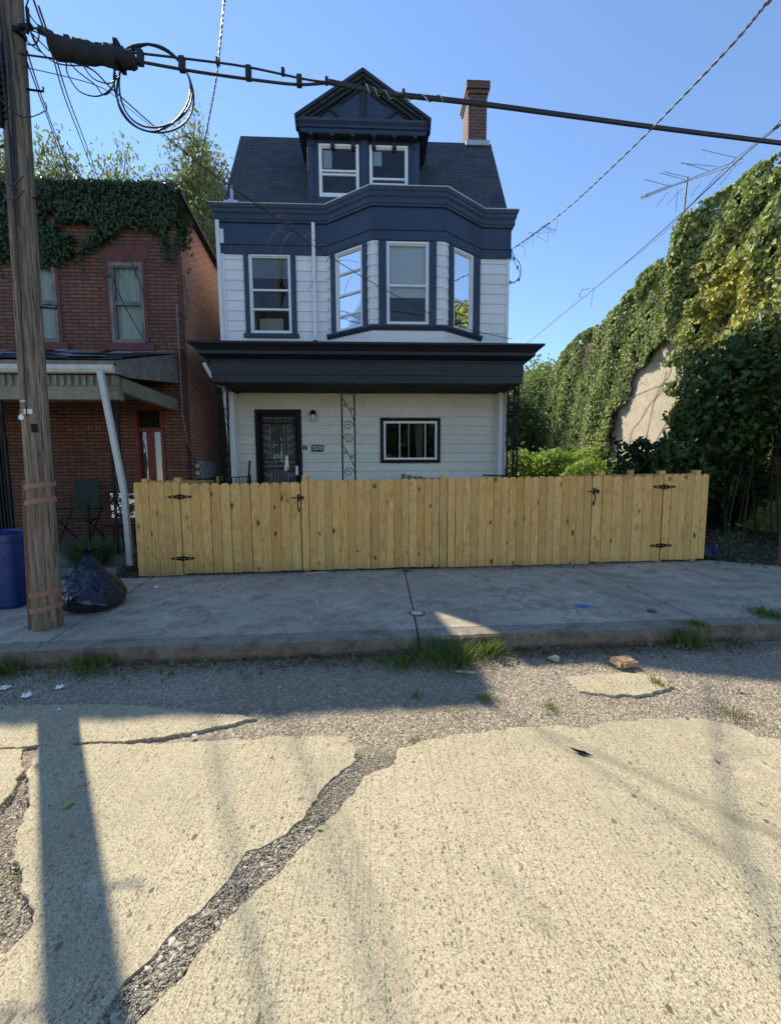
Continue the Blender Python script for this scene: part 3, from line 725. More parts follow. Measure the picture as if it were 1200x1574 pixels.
for s, X in ((-1, XL), (1, XR)):
    mb = MB(); siding(mb, -8.0, 0, .3, 7.3, [], .215) if s > 0 else siding(mb, 0, 8.0, .3, 7.3, [], .215)
    m = T(X, HY) @ RZ(R(-90)) if s < 0 else T(X, HY) @ RZ(R(90))
    if s < 0: mb = siding(MB(), -8.0, 0, .3, 7.3, [], .215)
    else: mb = siding(MB(), 0, 8.0, .3, 7.3, [], .215)
    mb.xf(m).build('siding', 'siding', house)
    MB().box(X-.10 if s > 0 else X+.004, X-.004 if s > 0 else X+.10, HY+.13, HY+8, 0, 7.5).build('wall', 'siding', house)
MB().box(XL+.1, XR-.1, HY+7.9, HY+8, 0, 7.5).build('wall', 'siding', house)
window(house, T(0, HY), *w1, (.445, .69), casing=(.10, .11), shades=((0, 1, 0, .27, .05, 'shade'), (.0, .68, .70, 1, .5, 'blind')), low_open=.69)
# --- bay
def face_m(a, b):
    d = Vector(b)-Vector(a); return T(a[0], a[1]) @ RZ(math.atan2(d.y, d.x)), d.length
faces = [(0, (.10, .22, .93, 1.035), (.275, .545, .80)), (1, (.13, .29, 1.18, 1.335), (.52,)), (2, (.12, .24, .85, 1.05), (.63,))]
ZB0, ZB1 = 4.82, 6.47
for k, (c0, a, b, c1), rails in faces:
    m, L = face_m(bx[k], bx[k+1])
    wallbody(MB(), .0, L, 4.45, 7.16, [(a, b, ZB0, ZB1)], .07).xf(m @ T(0, .004)).build('bay_wall', 'siding', house)
    siding(MB(), .0, c0, 4.72, 6.50, [], .215).xf(m).build('siding', 'siding', house); siding(MB(), c1, L, 4.72, 6.50, [], .215).xf(m).build('siding', 'siding', house)
    sh = {0: ((0, 1, 0, .30, .06, 'shade'),), 1: ((0, 1, .0, .66, .06, 'blind'),), 2: ((0, 1, 0, .5, .05, 'shade'),)}[k]
    window(house, m, a, b, ZB0, ZB1, rails, casing=(a-c0, c1-b), head=False, shades=sh, sill=False, depth=.9 if k != 1 else 1.2)
for i in (1, 2): MB().box(bx[i][0]-.018, bx[i][0]+.018, bx[i][1]-.030, bx[i][1]+.02, 4.82, 6.47).build('corner_board', 'white', house)
bpath = [bx[0], bx[1], bx[2], bx[3]]
MB().sweep(bpath, [(0, 4.70), (.05, 4.70), (.095, 4.76), (.095, 4.80), (0, 4.82)]).build('bay_sill', 'navy', house)
MB().sweep(bpath, [(-.3, 4.30), (-.02, 4.30), (.012, 4.45), (.02, 4.70), (-.3, 4.70)]).build('flashing_panel', 'white', house)
# --- trim bands, frieze, cornice
fpath = [(XL, HY+.35), (XL, HY), bx[0], bx[1], bx[2], bx[3], (XR, HY), (XR, HY+.35)]
MB().sweep(fpath, [(0, 6.49), (.045, 6.49), (.045, 6.67), (.062, 6.675), (.062, 6.695), (.035, 6.70), (.035, 7.18), (0, 7.18)]).build('frieze', 'navy', house)
MB().sweep(fpath, [(0, 7.17), (.09, 7.17), (.095, 7.18), (.095, 7.275), (.105, 7.285), (.122, 7.31), (.125, 7.37), (.14, 7.385), (.158, 7.43), (.16, 7.455), (0, 7.455)]).build('cornice', 'navy', house)
MB().sweep(fpath, [(.02, 7.457), (.158, 7.457), (.162, 7.47), (.15, 7.475), (.02, 7.485)]).build('gutter_edge', 'galv', house)
MB().sweep(fpath, [(.036, 7.12), (.07, 7.13), (.08, 7.168), (.036, 7.168)]).build('frieze_moulding', 'navy', house)
# --- main roof (steep front slope, low back)
RX0, RX1 = -3.22, 3.03; RY0, RY1, RZ0_, RZ1_ = 8.98, 10.42, 7.47, 10.05
def zr(y): return RZ0_+(y-RY0)*(RZ1_-RZ0_)/(RY1-RY0)
prof = [(RY0, RZ0_), (RY1, RZ1_), (13.4, 10.35), (17.1, 7.45), (17.1, 7.35), (13.4, 10.2), (RY1+.05, 9.9), (RY0+.1, 7.47)]
MB().prism(prof, 'x', RX0, RX1).build('roof', 'shingle', house)
MB().prism([(HY+.01, 7.3), (RY0+.12, 7.5), (RY1+.05, 9.9), (13.4, 10.2), (17, 7.4), (17, 7.3)], 'x', XL+.1, XR-.1).build('gable_wall', 'siding', house)
mb = MB(); bay_top = [(-1.0, 9.02), (-.01, 8.36), (1.51, 8.36), (2.46, 9.02)]
mb.add([(x, y, 7.478) for x, y in bay_top]+[(-1.0, 9.1, 7.6), (2.4, 9.1, 7.6)], [(0, 1, 2, 3), (0, 3, 5, 4)]).build('bay_roof', 'galv', house)
# chimney
ch = MB(); ch.box(2.43, 2.90, 10.35, 11.0, 9.3, 11.12); ch.box(2.40, 2.93, 10.32, 11.03, 11.12, 11.22); ch.box(2.37, 2.96, 10.29, 11.06, 11.22, 11.40)
cho = ch.build('chimney', 'chimney', house, bevel=.008)
MB().box(2.37, 2.96, 10.28, 11.05, 9.9, 10.02).build('chimney_flashing', 'galv', cho)
# --- dormer
DY = 9.08; dX0, dX1 = -1.38, 1.05; dz0, dz1_ = 7.45, 9.18
dw = [(-1.14, -.27, 7.76, 8.84), (-.04, .80, 7.76, 8.84)]
mb = wallbody(MB(), dX0, dX1, dz0, dz1_, dw, .1).xf(T(0, DY))
mb.build('dormer_wall', 'navy', house)
mb = MB()
for a, b in ((dX0-.005, dX0+.13), (-.235, -.075), (dX1-.15, dX1+.005)): mb.box(a, b, DY-.03, DY, dz0, 8.98)
mb.box(dX0-.01, dX1+.01, DY-.04, DY, 8.98, 9.18); mb.build('dormer_trim', 'navy', house, bevel=.006)
for i, w in enumerate(dw):
    window(house, T(0, DY), *w, (.49, .56, .93) if i == 0 else (.62, .72), casing=None, shades=((.06, .30, .05, .42 if i == 0 else .34, .028, 'sticker'),), depth=.8)
for s, X in ((-1, dX0), (1, dX1)):   # cheeks run back into the roof
    yb = RY0+(9.2-RZ0_)*(RY1-RY0)/(RZ1_-RZ0_)+.15
    MB().prism([(DY+.1, dz0), (DY+.1, 9.3), (yb+.3, 9.3), (yb, 9.15)], 'x', X-(.0 if s < 0 else .08), X+(.08 if s < 0 else 0)).build('dormer_cheek', 'navy_dark', house)
# dormer roof: two slopes with thickness, overhanging
OY = 8.82; pk = at(558, 105, OY); el_, er_ = at(452, 177, OY), at(663, 183, OY)
ex0, ex1, ez, pz, px_ = el_.x, er_.x, (el_.z+er_.z)/2, pk.z, (el_.x+er_.x)/2
yr = 11.6
th = .10
mb = MB(); mb.prism([(ex0, ez), (px_, pz), (ex1, ez), (ex1-.02, ez-th), (px_, pz-th*1.25), (ex0+.02, ez-th)], 'y', OY+.02, yr); mb.build('dormer_roof', 'shingle', house)
mb = MB()
for sx, ex in ((-1, ex0), (1, ex1)):      # raking cornice in three steps
    for i, (dz, wd_, yo) in enumerate(((.0, .06, -.02), (.06, .05, .03), (.11, .07, .07))):
        e = Vector((ex, 0, ez)); p = Vector((px_, 0, pz)); 
        a0 = e+Vector((0, 0, -dz)); p0 = p+Vector((0, 0, -dz*1.15))
        a1 = e+Vector((-sx*.01, 0, -dz-wd_)); p1 = p+Vector((0, 0, -(dz+wd_)*1.15))
        poly = [(a0.x, a0.z+.01), (p0.x, p0.z+.01), (p1.x, p1.z), (a1.x, a1.z)]
        mb.prism(poly, 'y', OY+yo, OY+yo+.12)
mb.build('raking_cornice', 'navy_dark', house, bevel=.005)
# horizontal cornice of the gable, box soffit and brackets
path = [(ex0+.04, 10.2), (ex0+.04, OY+.06), (ex1-.04, OY+.06), (ex1-.04, 10.2)]
zb = ez-.22
MB().sweep(path, [(-.28, zb), (-.05, zb), (-.05, zb+.07), (-.02, zb+.08), (-.02, zb+.13), (.03, zb+.17), (.035, zb+.22), (-.28, zb+.22)]).build('dormer_cornice', 'navy', house)
MB().box(dX0-.1, dX1+.1, OY+.1, DY, zb-.03, zb-.002).build('soffit', 'navy_dark', house)
for i in range(6):
    x = dX0+.10+i*(dX1-dX0-.2)/5; b = MB()
    b.prism([(DY-.001, zb-.22), (DY-.05, zb-.2), (DY-.06, zb-.1), (DY-.17, zb-.08), (DY-.18, zb-.031), (DY-.001, zb-.031)], 'x', x-.045, x+.045).build('bracket', 'navy_dark', house, bevel=.005)
# pediment panel with diamond battens
tri = MB(); by = OY+.20
tri.prism([(ex0+.2, ez-.02), (px_, pz-.18), (ex1-.2, ez-.02)], 'y', by-.05, by).build('pediment_panel', 'navy', house)
mb = MB(); zt = ez+.01; by -= .05
def batten(x0, z0, x1, z1, w=.055): mb.bar((x0, by-.012, z0), (x1, by-.012, z1), .03, w, up=Vector((0, 1, 0)))
mb.box(px_-.035, px_+.035, by-.03, by-.001, zt-.02, pz-.28)
mb.box(px_-.075, px_-.047, by-.02, by-.001, zt-.02, pz-.31); mb.box(px_+.047, px_+.075, by-.02, by-.001, zt-.02, pz-.31)
H = pz-ez
for s in (-1, 1):
    cxm = px_+s*.78
    mb.bar((px_+s*.38, by-.014, zt), (cxm-s*.06, by-.014, zt+.26), .05, .03, up=Vector((0, 1, 0)))
    mb.bar((cxm-s*.06, by-.014, zt+.26), (cxm+s*.33, by-.014, zt), .05, .03, up=Vector((0, 1, 0)))
    mb.bar((px_+s*.10, by-.014, zt+.62), (px_+s*.50, by-.014, zt+.36), .045, .03, up=Vector((0, 1, 0)))
mb.build('pediment_batten', 'navy_dark', house)
# --- vent pipe on roof and rain pipes
vp = at(354, 276, 9.06); mb = MB(); mb.lathe((vp.x+.0, 9.14, 7.62), [(.10, 0), (.10, .05), (.035, .08), (.035, .36)], 12); mb.box(vp.x-.15, vp.x+.15, 9.04, 9.16, 7.58, 7.64); mb.build('vent_pipe', 'galv', house)
dpl = MB(); dpl.bar((XL-.02, HY-.07, 7.15), (XL+.0, HY-.07, 4.4), .075, .06); dpl.build('downspout', 'white', house, bevel=.006)
dp = MB(); dp.bar((-1.275, HY-.065, 7.14), (-1.275, HY-.065, 4.62), .07, .055); dp.build('downspout', 'white', house, bevel=.006)
MB().bar((-1.275, HY-.07, 4.66), (-1.275, HY-.12, 4.54), .08, .07).build('downspout_boot', 'black', house)
mb = MB(); mb.bar((-3.52, 8.45, 4.02), (-3.36, 8.45, 3.72), .10, .08); mb.bar((-3.36, 8.45, 3.74), (-3.20, 8.62, 3.5), .09, .08); mb.bar((-3.20, 8.62, 3.52), (-3.15, 8.95, .8), .075, .06); mb.build('downspout', 'white', house, bevel=.006)
# --- porch
ppath = [(LXL, 9.36), (LXL, 8.2), (LXR, 8.2), (LXR, 9.36)]
MB().sweep(ppath, [(-.14, 3.585), (0, 3.585), (0, 3.725), (.012, 3.73), (.012, 3.98), (.028, 3.985), (.028, 4.01), (.04, 4.03), (.16, 4.075), (.19, 4.09), (.19, 4.155), (.21, 4.16), (.25, 4.20), (.325, 4.255), (.33, 4.285), (-.14, 4.30)]).build('porch_entablature', 'navy_dark', house)
MB().add([(LXL-.33, 7.868, 4.29), (LXR+.33, 7.868, 4.29), (LXR+.33, 9.0, 4.46), (LXL-.33, 9.0, 4.46), (LXL-.33, 9.0, 4.29), (LXR+.33, 9.0, 4.29)], [(0, 1, 2, 3), (0, 3, 4), (1, 5, 2)]).build('porch_roof', 'shingle', house)
mb = MB(); mb.box(LXL+.141, LXR-.141, 8.341, LY-.04, 3.615, 3.66)
for i in range(9): mb.box(LXL+.142, LXR-.142, 8.37+i*.105, 8.375+i*.105, 3.606, 3.6155)
mb.build('porch_ceiling', 'navy_dark', house)
MB().box(LXL-.05, LXR+.05, 8.05, LY-.002, .02, .72).build('porch_base', 'porchconc', house)
MB().box(LXL-.1, LXR+.1, 8.0, LY-.003, .721, .78).build('porch_floor', 'porchconc', house)
mb = MB(); 
for i in range(3): mb.box(-2.8, -1.6, 7.98-.28*(i+1), 7.99-.28*i, .02, .60-.18*i)
mb.build('porch_steps', 'porchconc', house)
PY = 8.27
mb = iron_panel(MB(), -3.24, -3.02, PY, .78, 3.585); iron_panel(mb, PY+.02, PY+.26, -3.245, .78, 3.585, plane='yz'); mb.build('porch_post', 'iron', house)
iron_panel(MB(), -.665, -.40, PY, .78, 3.585).build('porch_post', 'iron', house)
mb = iron_panel(MB(), 2.87, 3.09, PY, .78, 3.585); iron_panel(mb, PY+.02, PY+.26, 3.095, .78, 3.585, plane='yz'); mb.build('porch_post', 'iron', house)
# railings just showing above the fence
mb = MB(); mb.bar((-3.2, 8.3, 1.62), (-2.62, 8.3, 1.66), .03, .02); mb.bar((-3.2, 8.3, .95), (-2.62, 8.3, .95), .025, .02)
for i in range(8): mb.bar((-3.15+i*.075, 8.3, .95), (-3.15+i*.075, 8.3, 1.64), .012)
mb.bar((-2.62, 8.3, .78), (-2.62, 8.3, 1.70), .03); mb.build('porch_railing', 'iron', house)
mb = MB(); mb.bar((2.35, 8.3, 1.66), (2.9, 8.3, 1.64), .03, .03); mb.bar((2.35, 8.3, 1.59), (2.9, 8.3, 1.58), .02)
for i in range(10): mb.bar((2.37+i*.058, 8.3, .95), (2.37+i*.058, 8.3, 1.64), .012)
mb.build('porch_railing', 'iron', house)
# door with iron security grille
door = MB(); frame_rect(door, dx0, dx1, .78, dz1, .10, -.05, .06, wb=.02); door.xf(T(0, LY)).build('door_frame', 'iron', house, bevel=.004)
d = MB().box(dx0+.10, dx1-.10, LY+.05, LY+.09, .80, dz1-.10).build('door', 'navy_dark', house)
MB().box(dx0+.36, dx1-.36, LY+.035, LY+.049, 2.02, 2.98).build('door_glass', 'glass', d)
MB().box(dx0+.13, dx1-.13, LY+.044, LY+.0495, .9, dz1-.16).build('door_screen', 'greywood', d)
g = MB(); gx0, gx1, gy = dx0+.12, dx1-.12, LY-.01
frame_rect(g, gx0, gx1, .82, dz1-.12, .045, gy-.015, gy+.015)
for z in (2.92, 2.06, 1.86): g.box(gx0+.045, gx1-.045, gy-.012, gy+.012, z-.014, z+.014)
cxd = (gx0+gx1)/2
for zb0, zt0 in ((2.08, 2.91), (.9, 1.85)):
    for i in range(5): g.bar((cxd-.16+.08*i, gy, zb0), (cxd-.16+.08*i, gy, zt0), .012)
    for s in (-1, 1):
        k = int((zt0-zb0)/.14)
        for j in range(k):
            zc = zb0+.07+j*(zt0-zb0)/k
            spiral(g, (cxd+s*.275, gy, zc), .062, 0 if s > 0 else math.pi, 1.4, .007, s*(1 if j % 2 else -1), n=16)
            spiral(g, (cxd+s*.335, gy, zc+.05), .035, 2, 1.2, .006, -s, n=12)
for z in (2.99, 1.96):
    for j in range(7): spiral(g, (gx0+.09+j*.108, gy, z), .045, j*2.1, 1.4, .007, 1 if j % 2 else -1, n=14)
g.build('security_door', 'iron', house)
mb = MB(); mb.add([(-2.10, gy-.035, 2.15), (-2.04, gy-.035, 2.16), (-2.02, gy-.035, 1.82), (-2.06, gy-.04, 1.80), (-2.14, gy-.035, 1.80), (-2.10, gy-.055, 2.0), (-2.06, gy-.02, 1.9)], [(0, 5, 3, 4), (0, 1, 2, 6), (0, 6, 3, 5)]); 
tag(mb.build('rolled_paper', 'paper'), 'rolled white paper stuck in the iron security door', 'paper')
tag(MB().box(-1.87, -1.79, gy-.03, gy-.024, 1.69, 1.91).build('door_hanger', 'paper'), 'white card hanging from the security door handle', 'door hanger')
# sliding window
m = T(0, LY); cz = 'black'
mb = MB(); frame_rect(mb, lw[0], lw[1], lw[2], lw[3], .075, -.06, .05); win = mb.xf(m).build('window', 'iron', house, bevel=.004)
u0, u1, z0, z1 = lw[0]+.076, lw[1]-.076, lw[2]+.076, lw[3]-.076
mb = MB(); frame_rect(mb, u0, u1, z0, z1, .05, -.045, .04, wt=.055)
for x in (.30, .47, .78): mb.box(u0+(u1-u0)*x-(.010 if x != .47 else .004), u0+(u1-u0)*x+(.010 if x != .47 else .004), -.03, .03, z0+.051, z1-.056)
mb.xf(m).build('sash', 'white', win, bevel=.003)
MB().add([(u0, .01, z0), (u1, .01, z0), (u1, .01, z1), (u0, .01, z1)], [(0, 1, 2, 3)]).xf(m).build('pane', 'glass', win)
v = [(u0, .05, z0), (u1, .05, z0), (u1, .05, z1), (u0, .05, z1), (u0, 1.6, z0), (u1, 1.6, z0), (u1, 1.6, z1), (u0, 1.6, z1)]
MB().add(v, [(4, 5, 6, 7), (0, 1, 5, 4), (3, 7, 6, 2), (0, 4, 7, 3), (1, 2, 6, 5)]).xf(m).build('window_reveal', 'dark', win)
mb = MB(); k = 14; vs = []
for i in range(k+1):
    t = i/k; yy = .25+.03*math.sin(t*17); vs += [(u0+(u1-u0)*(.62+.10*t)+.03, yy, z0), (u0+(u1-u0)*(.60+.15*t), yy, z1)]
mb.add(vs, [(2*i, 2*i+2, 2*i+3, 2*i+1) for i in range(k)]).xf(m).build('curtain', 'greywood', win, smooth=True)
# porch lamp, doorbell, number plate
lx, lz = -1.42, 3.08
lamp = MB().lathe((lx, LY-.10, lz+.02), [(.075, 0), (.08, .02), (.055, .08), (.012, .12)], 14); lamp.box(lx-.03, lx+.03, LY-.05, LY-.02, lz-.1, lz+.1); lamp.bar((lx, LY-.03, lz+.06), (lx, LY-.1, lz+.1), .015)
lo = lamp.build('porch_lamp', 'iron', house)
MB().lathe((lx, LY-.10, lz-.13), [(.045, 0), (.055, .02), (.06, .13), (.055, .148)], 12).build('lamp_glass', 'tan', lo)
MB().box(-1.625, -1.595, LY-.04, LY-.02, 2.28, 2.39).build('doorbell', 'iron', house); MB().box(-1.68, -1.655, LY-.04, LY-.02, 2.28, 2.39).build('doorbell', 'iron', house)
npl = MB().box(-1.485, -1.20, LY-.04, LY-.022, 2.24, 2.40).build('number_plate', 'black', house, bevel=.004)
text_mesh('2570', .125, T(-1.342, LY-.042, 2.32), 'house_number', 'alu', npl)

# ================================================================== BRICK HOUSE
BY = 8.5; BX = -4.0; BT = 7.40
bh = thing('brick_house', 'old two storey red brick house under ivy with a sagging porch roof', 'house', (-6.5, BY, 0))
bw1 = (-5.38, -4.70, 4.42, 6.02); bw2 = (-7.15, -6.43, 4.42, 6.02)
bdoor = (-5.06, -4.45, .38, 3.12); bwin = (-9.0, -7.78, 1.0, 3.02)
ops = [bw1, bw2, bdoor, bwin]
wallbody(MB(), -13, BX, 0, BT, ops, .2).xf(T(0, BY)).build('wall', 'brick', bh)
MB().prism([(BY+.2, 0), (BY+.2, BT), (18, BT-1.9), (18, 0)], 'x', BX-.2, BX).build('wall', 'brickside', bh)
MB().prism([(BY+.0, BT+.001), (BY, BT+.03), (18.1, BT-1.87), (18.1, BT-1.93)], 'x', -13, BX+.06).build('roof', 'shingle', bh)
MB().box(-13, BX+.04, BY-.06, BY+.05, BT+.03, BT+.10).build('coping', 'galv', bh)
mb = MB(); mb.add([(BX+.02, BY, BT-.02), (BX+.14, BY, BT-.02), (BX+.14, BY, BT+.06), (BX+.02, BY, BT+.06), (BX+.02, 18, BT-1.92), (BX+.14, 18, BT-1.92), (BX+.14, 18, BT-1.84), (BX+.02, 18, BT-1.84)], [(0, 1, 2, 3), (7, 6, 5, 4), (0, 4, 5, 1), (1, 5, 6, 2), (2, 6, 7, 3), (3, 7, 4, 0)]).build('roof_edge', 'iron', bh)
for i, w in enumerate((bw1, bw2)):
    o = window(bh, T(0, BY), *w, (.49, .51), casing=None, frame='greywood', shades=((0, .97, 0, 1, .10, 'lace'),), fw=.07, room='dark', depth=.8)
    mb = MB(); frame_rect(mb, w[0]-.06, w[1]+.06, w[2]-.0, w[3]+.06, .06, -.02, .1, wb=0); mb.xf(T(0, BY)).build('window_surround', 'redstone', o)
    MB().box(w[0]-.18, w[1]+.18, BY-.07, BY+.05, w[2]-.16, w[2]-.001).build('window_sill', 'redstone', o, bevel=.01)
    MB().box(w[0]-.14, w[1]+.14, BY-.018, BY+.05, w[3]+.061, w[3]+.36).build('lintel', 'redstone', o, bevel=.01)
# door
mb = MB(); frame_rect(mb, *bdoor, .07, -.02, .1, wb=.02); mb.box(bdoor[0]+.07, bdoor[1]-.07, 0, .06, 2.62, 2.70); mb.xf(T(0, BY)).build('door_frame', 'redpaint', bh)
d = MB(); d.box(bdoor[0]+.21, bdoor[1]-.24, BY+.04, BY+.08, .4, 2.62); d.box(bdoor[0]+.07, bdoor[1]-.07, BY+.06, BY+.09, .4, .9); dd = d.build('door', 'redpaint', bh)
for a, b in ((bdoor[0]+.07, bdoor[0]+.21), (bdoor[1]-.24, bdoor[1]-.07)):
    k = 10; vs = []
    for i in range(k+1):
        t = i/k; vs += [(a+(b-a)*t, BY+.12+.02*math.sin(t*20), .9), (a+(b-a)*t, BY+.12+.02*math.sin(t*20), 2.62)]
    MB().add(vs, [(2*i, 2*i+2, 2*i+3, 2*i+1) for i in range(k)]).build('curtain', 'cream', dd, smooth=True)
    MB().box(a, b, BY+.05, BY+.055, .9, 2.62).build('door_glass', 'glass', dd)
MB().box(bdoor[0], bdoor[1], BY+.2, BY+.21, .38, 3.1).build('door_backing', 'dark', dd)
# big front window at the left
mb = MB(); frame_rect(mb, *bwin, .09, -.03, .1); mb.box(bwin[0]+.09, bwin[1]-.09, -.02, .05, 2.35, 2.47); o = mb.xf(T(0, BY)).build('window', 'cream', bh)
MB().box(bwin[0]+.09, bwin[1]-.09, BY+.06, BY+.065, bwin[2]+.09, 2.35).build('pane', 'glass', o); MB().box(bwin[0]+.09, bwin[1]-.09, BY+.03, BY+.05, 2.47, bwin[3]-.09).build('window_blind', 'cream', o)
MB().box(bwin[0], bwin[1], BY+.15, BY+.16, bwin[2], bwin[3]).build('window_reveal', 'dark', o)
nm = MB().box(-6.02, -5.72, BY-.03, BY-.002, 2.66, 2.74).build('number_board', 'brick', bh)
for i in range(4):
    x = -6.0+.08*i; MB().box(x, x+.045, BY-.038, BY-.031, 2.665, 2.735).build('number_tile', 'greywood', nm)
# porch
BPY = 6.6; px1 = -4.12
mb = MB(); random.seed(5); rows = 9
for r in range(rows):      # torn roofing in overlapping uneven courses
    t0, t1 = r/rows, (r+1.25)/rows; x = -13
    while x < px1-.02:
        w_ = random.uniform(.35, 1.3); x2 = min(x+w_, px1); lift = random.uniform(.0, .028)
        y0 = BPY-.12+(BY-BPY+.12)*t0+random.uniform(-.03, .03); y1 = BPY-.12+(BY-BPY+.12)*min(1, t1)
        z0, z1 = 3.50+.72*t0+.012+lift, 3.50+.72*min(1, t1)+.006
        mb.add([(x, y0, z0), (x2, y0, z0+random.uniform(-.012, .012)), (x2, y1, z1), (x, y1, z1), (x, y0, z0-.012), (x2, y0, z0-.012)], [(0, 1, 2, 3), (4, 5, 1, 0)]); x = x2+.004
mb.build('porch_roofing', 'shingle', bh)
MB().prism([(BPY-.1, 3.44), (BPY-.1, 3.495), (BY, 4.215), (BY, 4.1)], 'x', -13, px1).build('porch_roof', 'greywood', bh)
for i in range(16):
    mb = MB(); x = random.uniform(-7.6, -4.4); t = random.uniform(.05, .9); w_ = random.uniform(.2, .9); y = BPY-.1+(BY-BPY)*t; z = 3.50+.72*t+.05
    mb.add([(x, y, z), (x+w_, y+.02, z+.01), (x+w_*.9, y+.10, z+.045), (x+.1, y+.07, z+.04)], [(0, 1, 2, 3)]); mb.build('flashing_strip', 'galv', bh)
mb = MB(); mb.sweep([(-13, BPY), (px1-.02, BPY)], [(.0, 3.31), (.09, 3.31), (.12, 3.36), (.125, 3.43), (.11, 3.43), (.0, 3.43)]); mb.build('gutter', 'gutterwhite', bh, bevel=.004)
MB().prism([(BPY-.06, 3.30), (BPY-.06, 3.47), (BY-.02, 4.12), (BY-.02, 3.62), (BPY+.2, 3.30)], 'x', px1, px1+.03).build('porch_end_panel', 'greywood', bh)
MB().box(-13, px1-.05, BPY+.03, BPY+.10, 3.05, 3.30).build('porch_frieze', 'cream', bh)
mb = MB(); x = -8.5
while x < px1-.1: mb.box(x, x+.055, BPY-.005, BPY+.03, 3.13, 3.29); x += .115
mb.build('dentil_row', 'cream', bh)
mb = MB(); mb.box(-13, px1-.03, BPY-.02, BPY+.14, 2.90, 3.05); mb.box(px1-.16, px1-.02, BPY+.14, BY, 3.04, 3.28); mb.build('porch_beam', 'cream', bh, bevel=.01)
MB().box(-13, px1-.05, BPY+.141, BY, 3.281, 3.30).build('porch_ceiling', 'cream', bh)
MB().box(-13, BX-.05, BPY-.15, BY-.001, -.1, .36).build('porch_floor', 'porchconc', bh)
MB().box(-13, BX-.08, BPY-.45, BPY-.151, -.1, .22).build('porch_step', 'porchconc', bh)
for xs in ((-4.22, -4.36), (-6.05, -6.18)):
    mb = MB()
    for x in xs: mb.bar((x, BPY+.06, .36), (x, BPY+.06, 2.9), .03)
    for i in range(6): mb.bar((xs[0], BPY+.06, .5+i*.4), (xs[1], BPY+.06, .9+i*.4), .012)
    mb.build('porch_post', 'iron', bh)
mb = MB(); mb.bar((-4.33, BPY-.13, 3.33), (-4.03, BPY-.20, 1.35), .085, .065); mb.bar((-4.03, BPY-.20, 1.38), (-4.00, BPY-.22, .2), .085, .065); mb.build('downspout', 'gutterwhite', bh, bevel=.006)
# ironwork gate panel and lattice at the left of the porch
mb = MB(); frame_rect(mb, -7.3, -5.98, .40, 2.32, .04, BPY-.01, BPY+.02)
for i in range(24): mb.bar((-7.26+i*.055, BPY, .42), (-7.26+i*.055, BPY, 2.3), .02)
for i in range(9):
    mb.bar((-7.25+i*.14, BPY+.01, 2.32), (-7.11+i*.14, BPY+.01, 2.72), .012); mb.bar((-7.11+i*.14, BPY+.01, 2.32), (-7.25+i*.14, BPY+.01, 2.72), .012)
mb.box(-7.3, -5.98, BPY+.02, BPY+.026, .42, 2.30); mb.build('porch_screen', 'iron', bh)
# conduit, meter boxes
mb = MB(); mb.tube([(BX-.03, BY-.05, 5.2), (BX-.03, BY-.05, 3.0), (BX+.03, BY-.02, 2.4), (BX+.05, BY+.35, 1.95)], .017, 8); mb.tube([(BX+.03, BY+.2, 5.9), (BX+.04, BY+.35, 5.4), (BX+.05, BY+.2, 5.0), (BX-.02, BY-.04, 5.15)], .014, 6)
mb.build('conduit', 'greywood', bh)
mb2 = MB().box(BX, BX+.16, BY+.35, BY+.75, 1.62, 2.02).build('meter_box', 'metergrey', bh, bevel=.01); MB().box(BX, BX+.14, BY+.85, BY+1.15, 1.66, 2.0).build('meter_box', 'metergrey', bh, bevel=.01)
mb = MB()
for y in (BY+.44, BY+.62, BY+.95): mb.lathe((0, 0, 0), [(.07, 0), (.07, .05), (.055, .09)], 14); 
mb = MB()
for i, y in enumerate((BY+.34, BY+.34, BY+.84)):
    q = MB().lathe((0, 0, 0), [(.065, 0), (.065, .05), (.05, .09)], 14).xf(T(BX+.08+(.0 if i else .0), y, 1.90-.16*(i == 1)) @ Matrix.Rotation(R(90), 4, 'X')); mb.add(q.v, q.f)
mb.build('meter_dial', 'alu', mb2)
# ivy on the brick front: hangs from the coping, thinning downwards
def ivy_brick():
    n = 30000; x = rng.uniform(-9.0, BX+.10, n); z = rng.uniform(5.3, BT+.10, n)
    low = 6.02+.10*np.sin(x*2.2+1)+.06*np.sin(x*5.1)+np.where(x > -5.75, np.clip((x+5.75)*.75, 0, .60), 0)-.05+rng.exponential(.13, size=n)-.10*(rng.random(n) < .03)*rng.exponential(3, size=n)
    low = np.where(x > -4.28, 6.35-.0*x+rng.uniform(-.5, .6, n)*(rng.random(n) < .5), low)
    hole = (np.sin(x*3.1+z*4)+np.sin(x*7.3-z*5.2+2) > 1.25) & (z < 6.9)
    thin = (np.abs(x+5.9) < .35) & (np.abs(z-6.6) < .12)
    ok = (z > low) & ~hole & ~thin
    x, z = x[ok], z[ok]; bulge = .05+.06*(np.sin(x*3)+np.sin(z*4+x))*.5+.05
    y = BY-.02-rng.random(len(x))*(bulge+.03)
    C = np.stack([x, y, z], 1)
    # a few leaves round the corner and over the coping
    m = 1300; C2 = np.stack([BX+rng.random(m)*.10, BY+np.abs(rng.normal(0, .22, m)), BT+.05-np.abs(rng.normal(0, .38, m))], 1); C2[:, 2] -= (C2[:, 1]-BY)*.18
    m = 2200; C3 = np.stack([rng.uniform(-9, BX, m), BY+rng.uniform(-.1, .12, m), BT+.08+np.abs(rng.normal(0, .035, m))], 1)
    C = np.concatenate([C, C2, C3])
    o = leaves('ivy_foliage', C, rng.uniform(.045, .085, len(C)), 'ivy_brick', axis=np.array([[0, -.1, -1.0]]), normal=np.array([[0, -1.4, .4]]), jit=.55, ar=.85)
    return o
iv = thing('ivy', 'dark green ivy hanging over the top of the brick house front', 'ivy', (-6, BY-.05, 5.6))
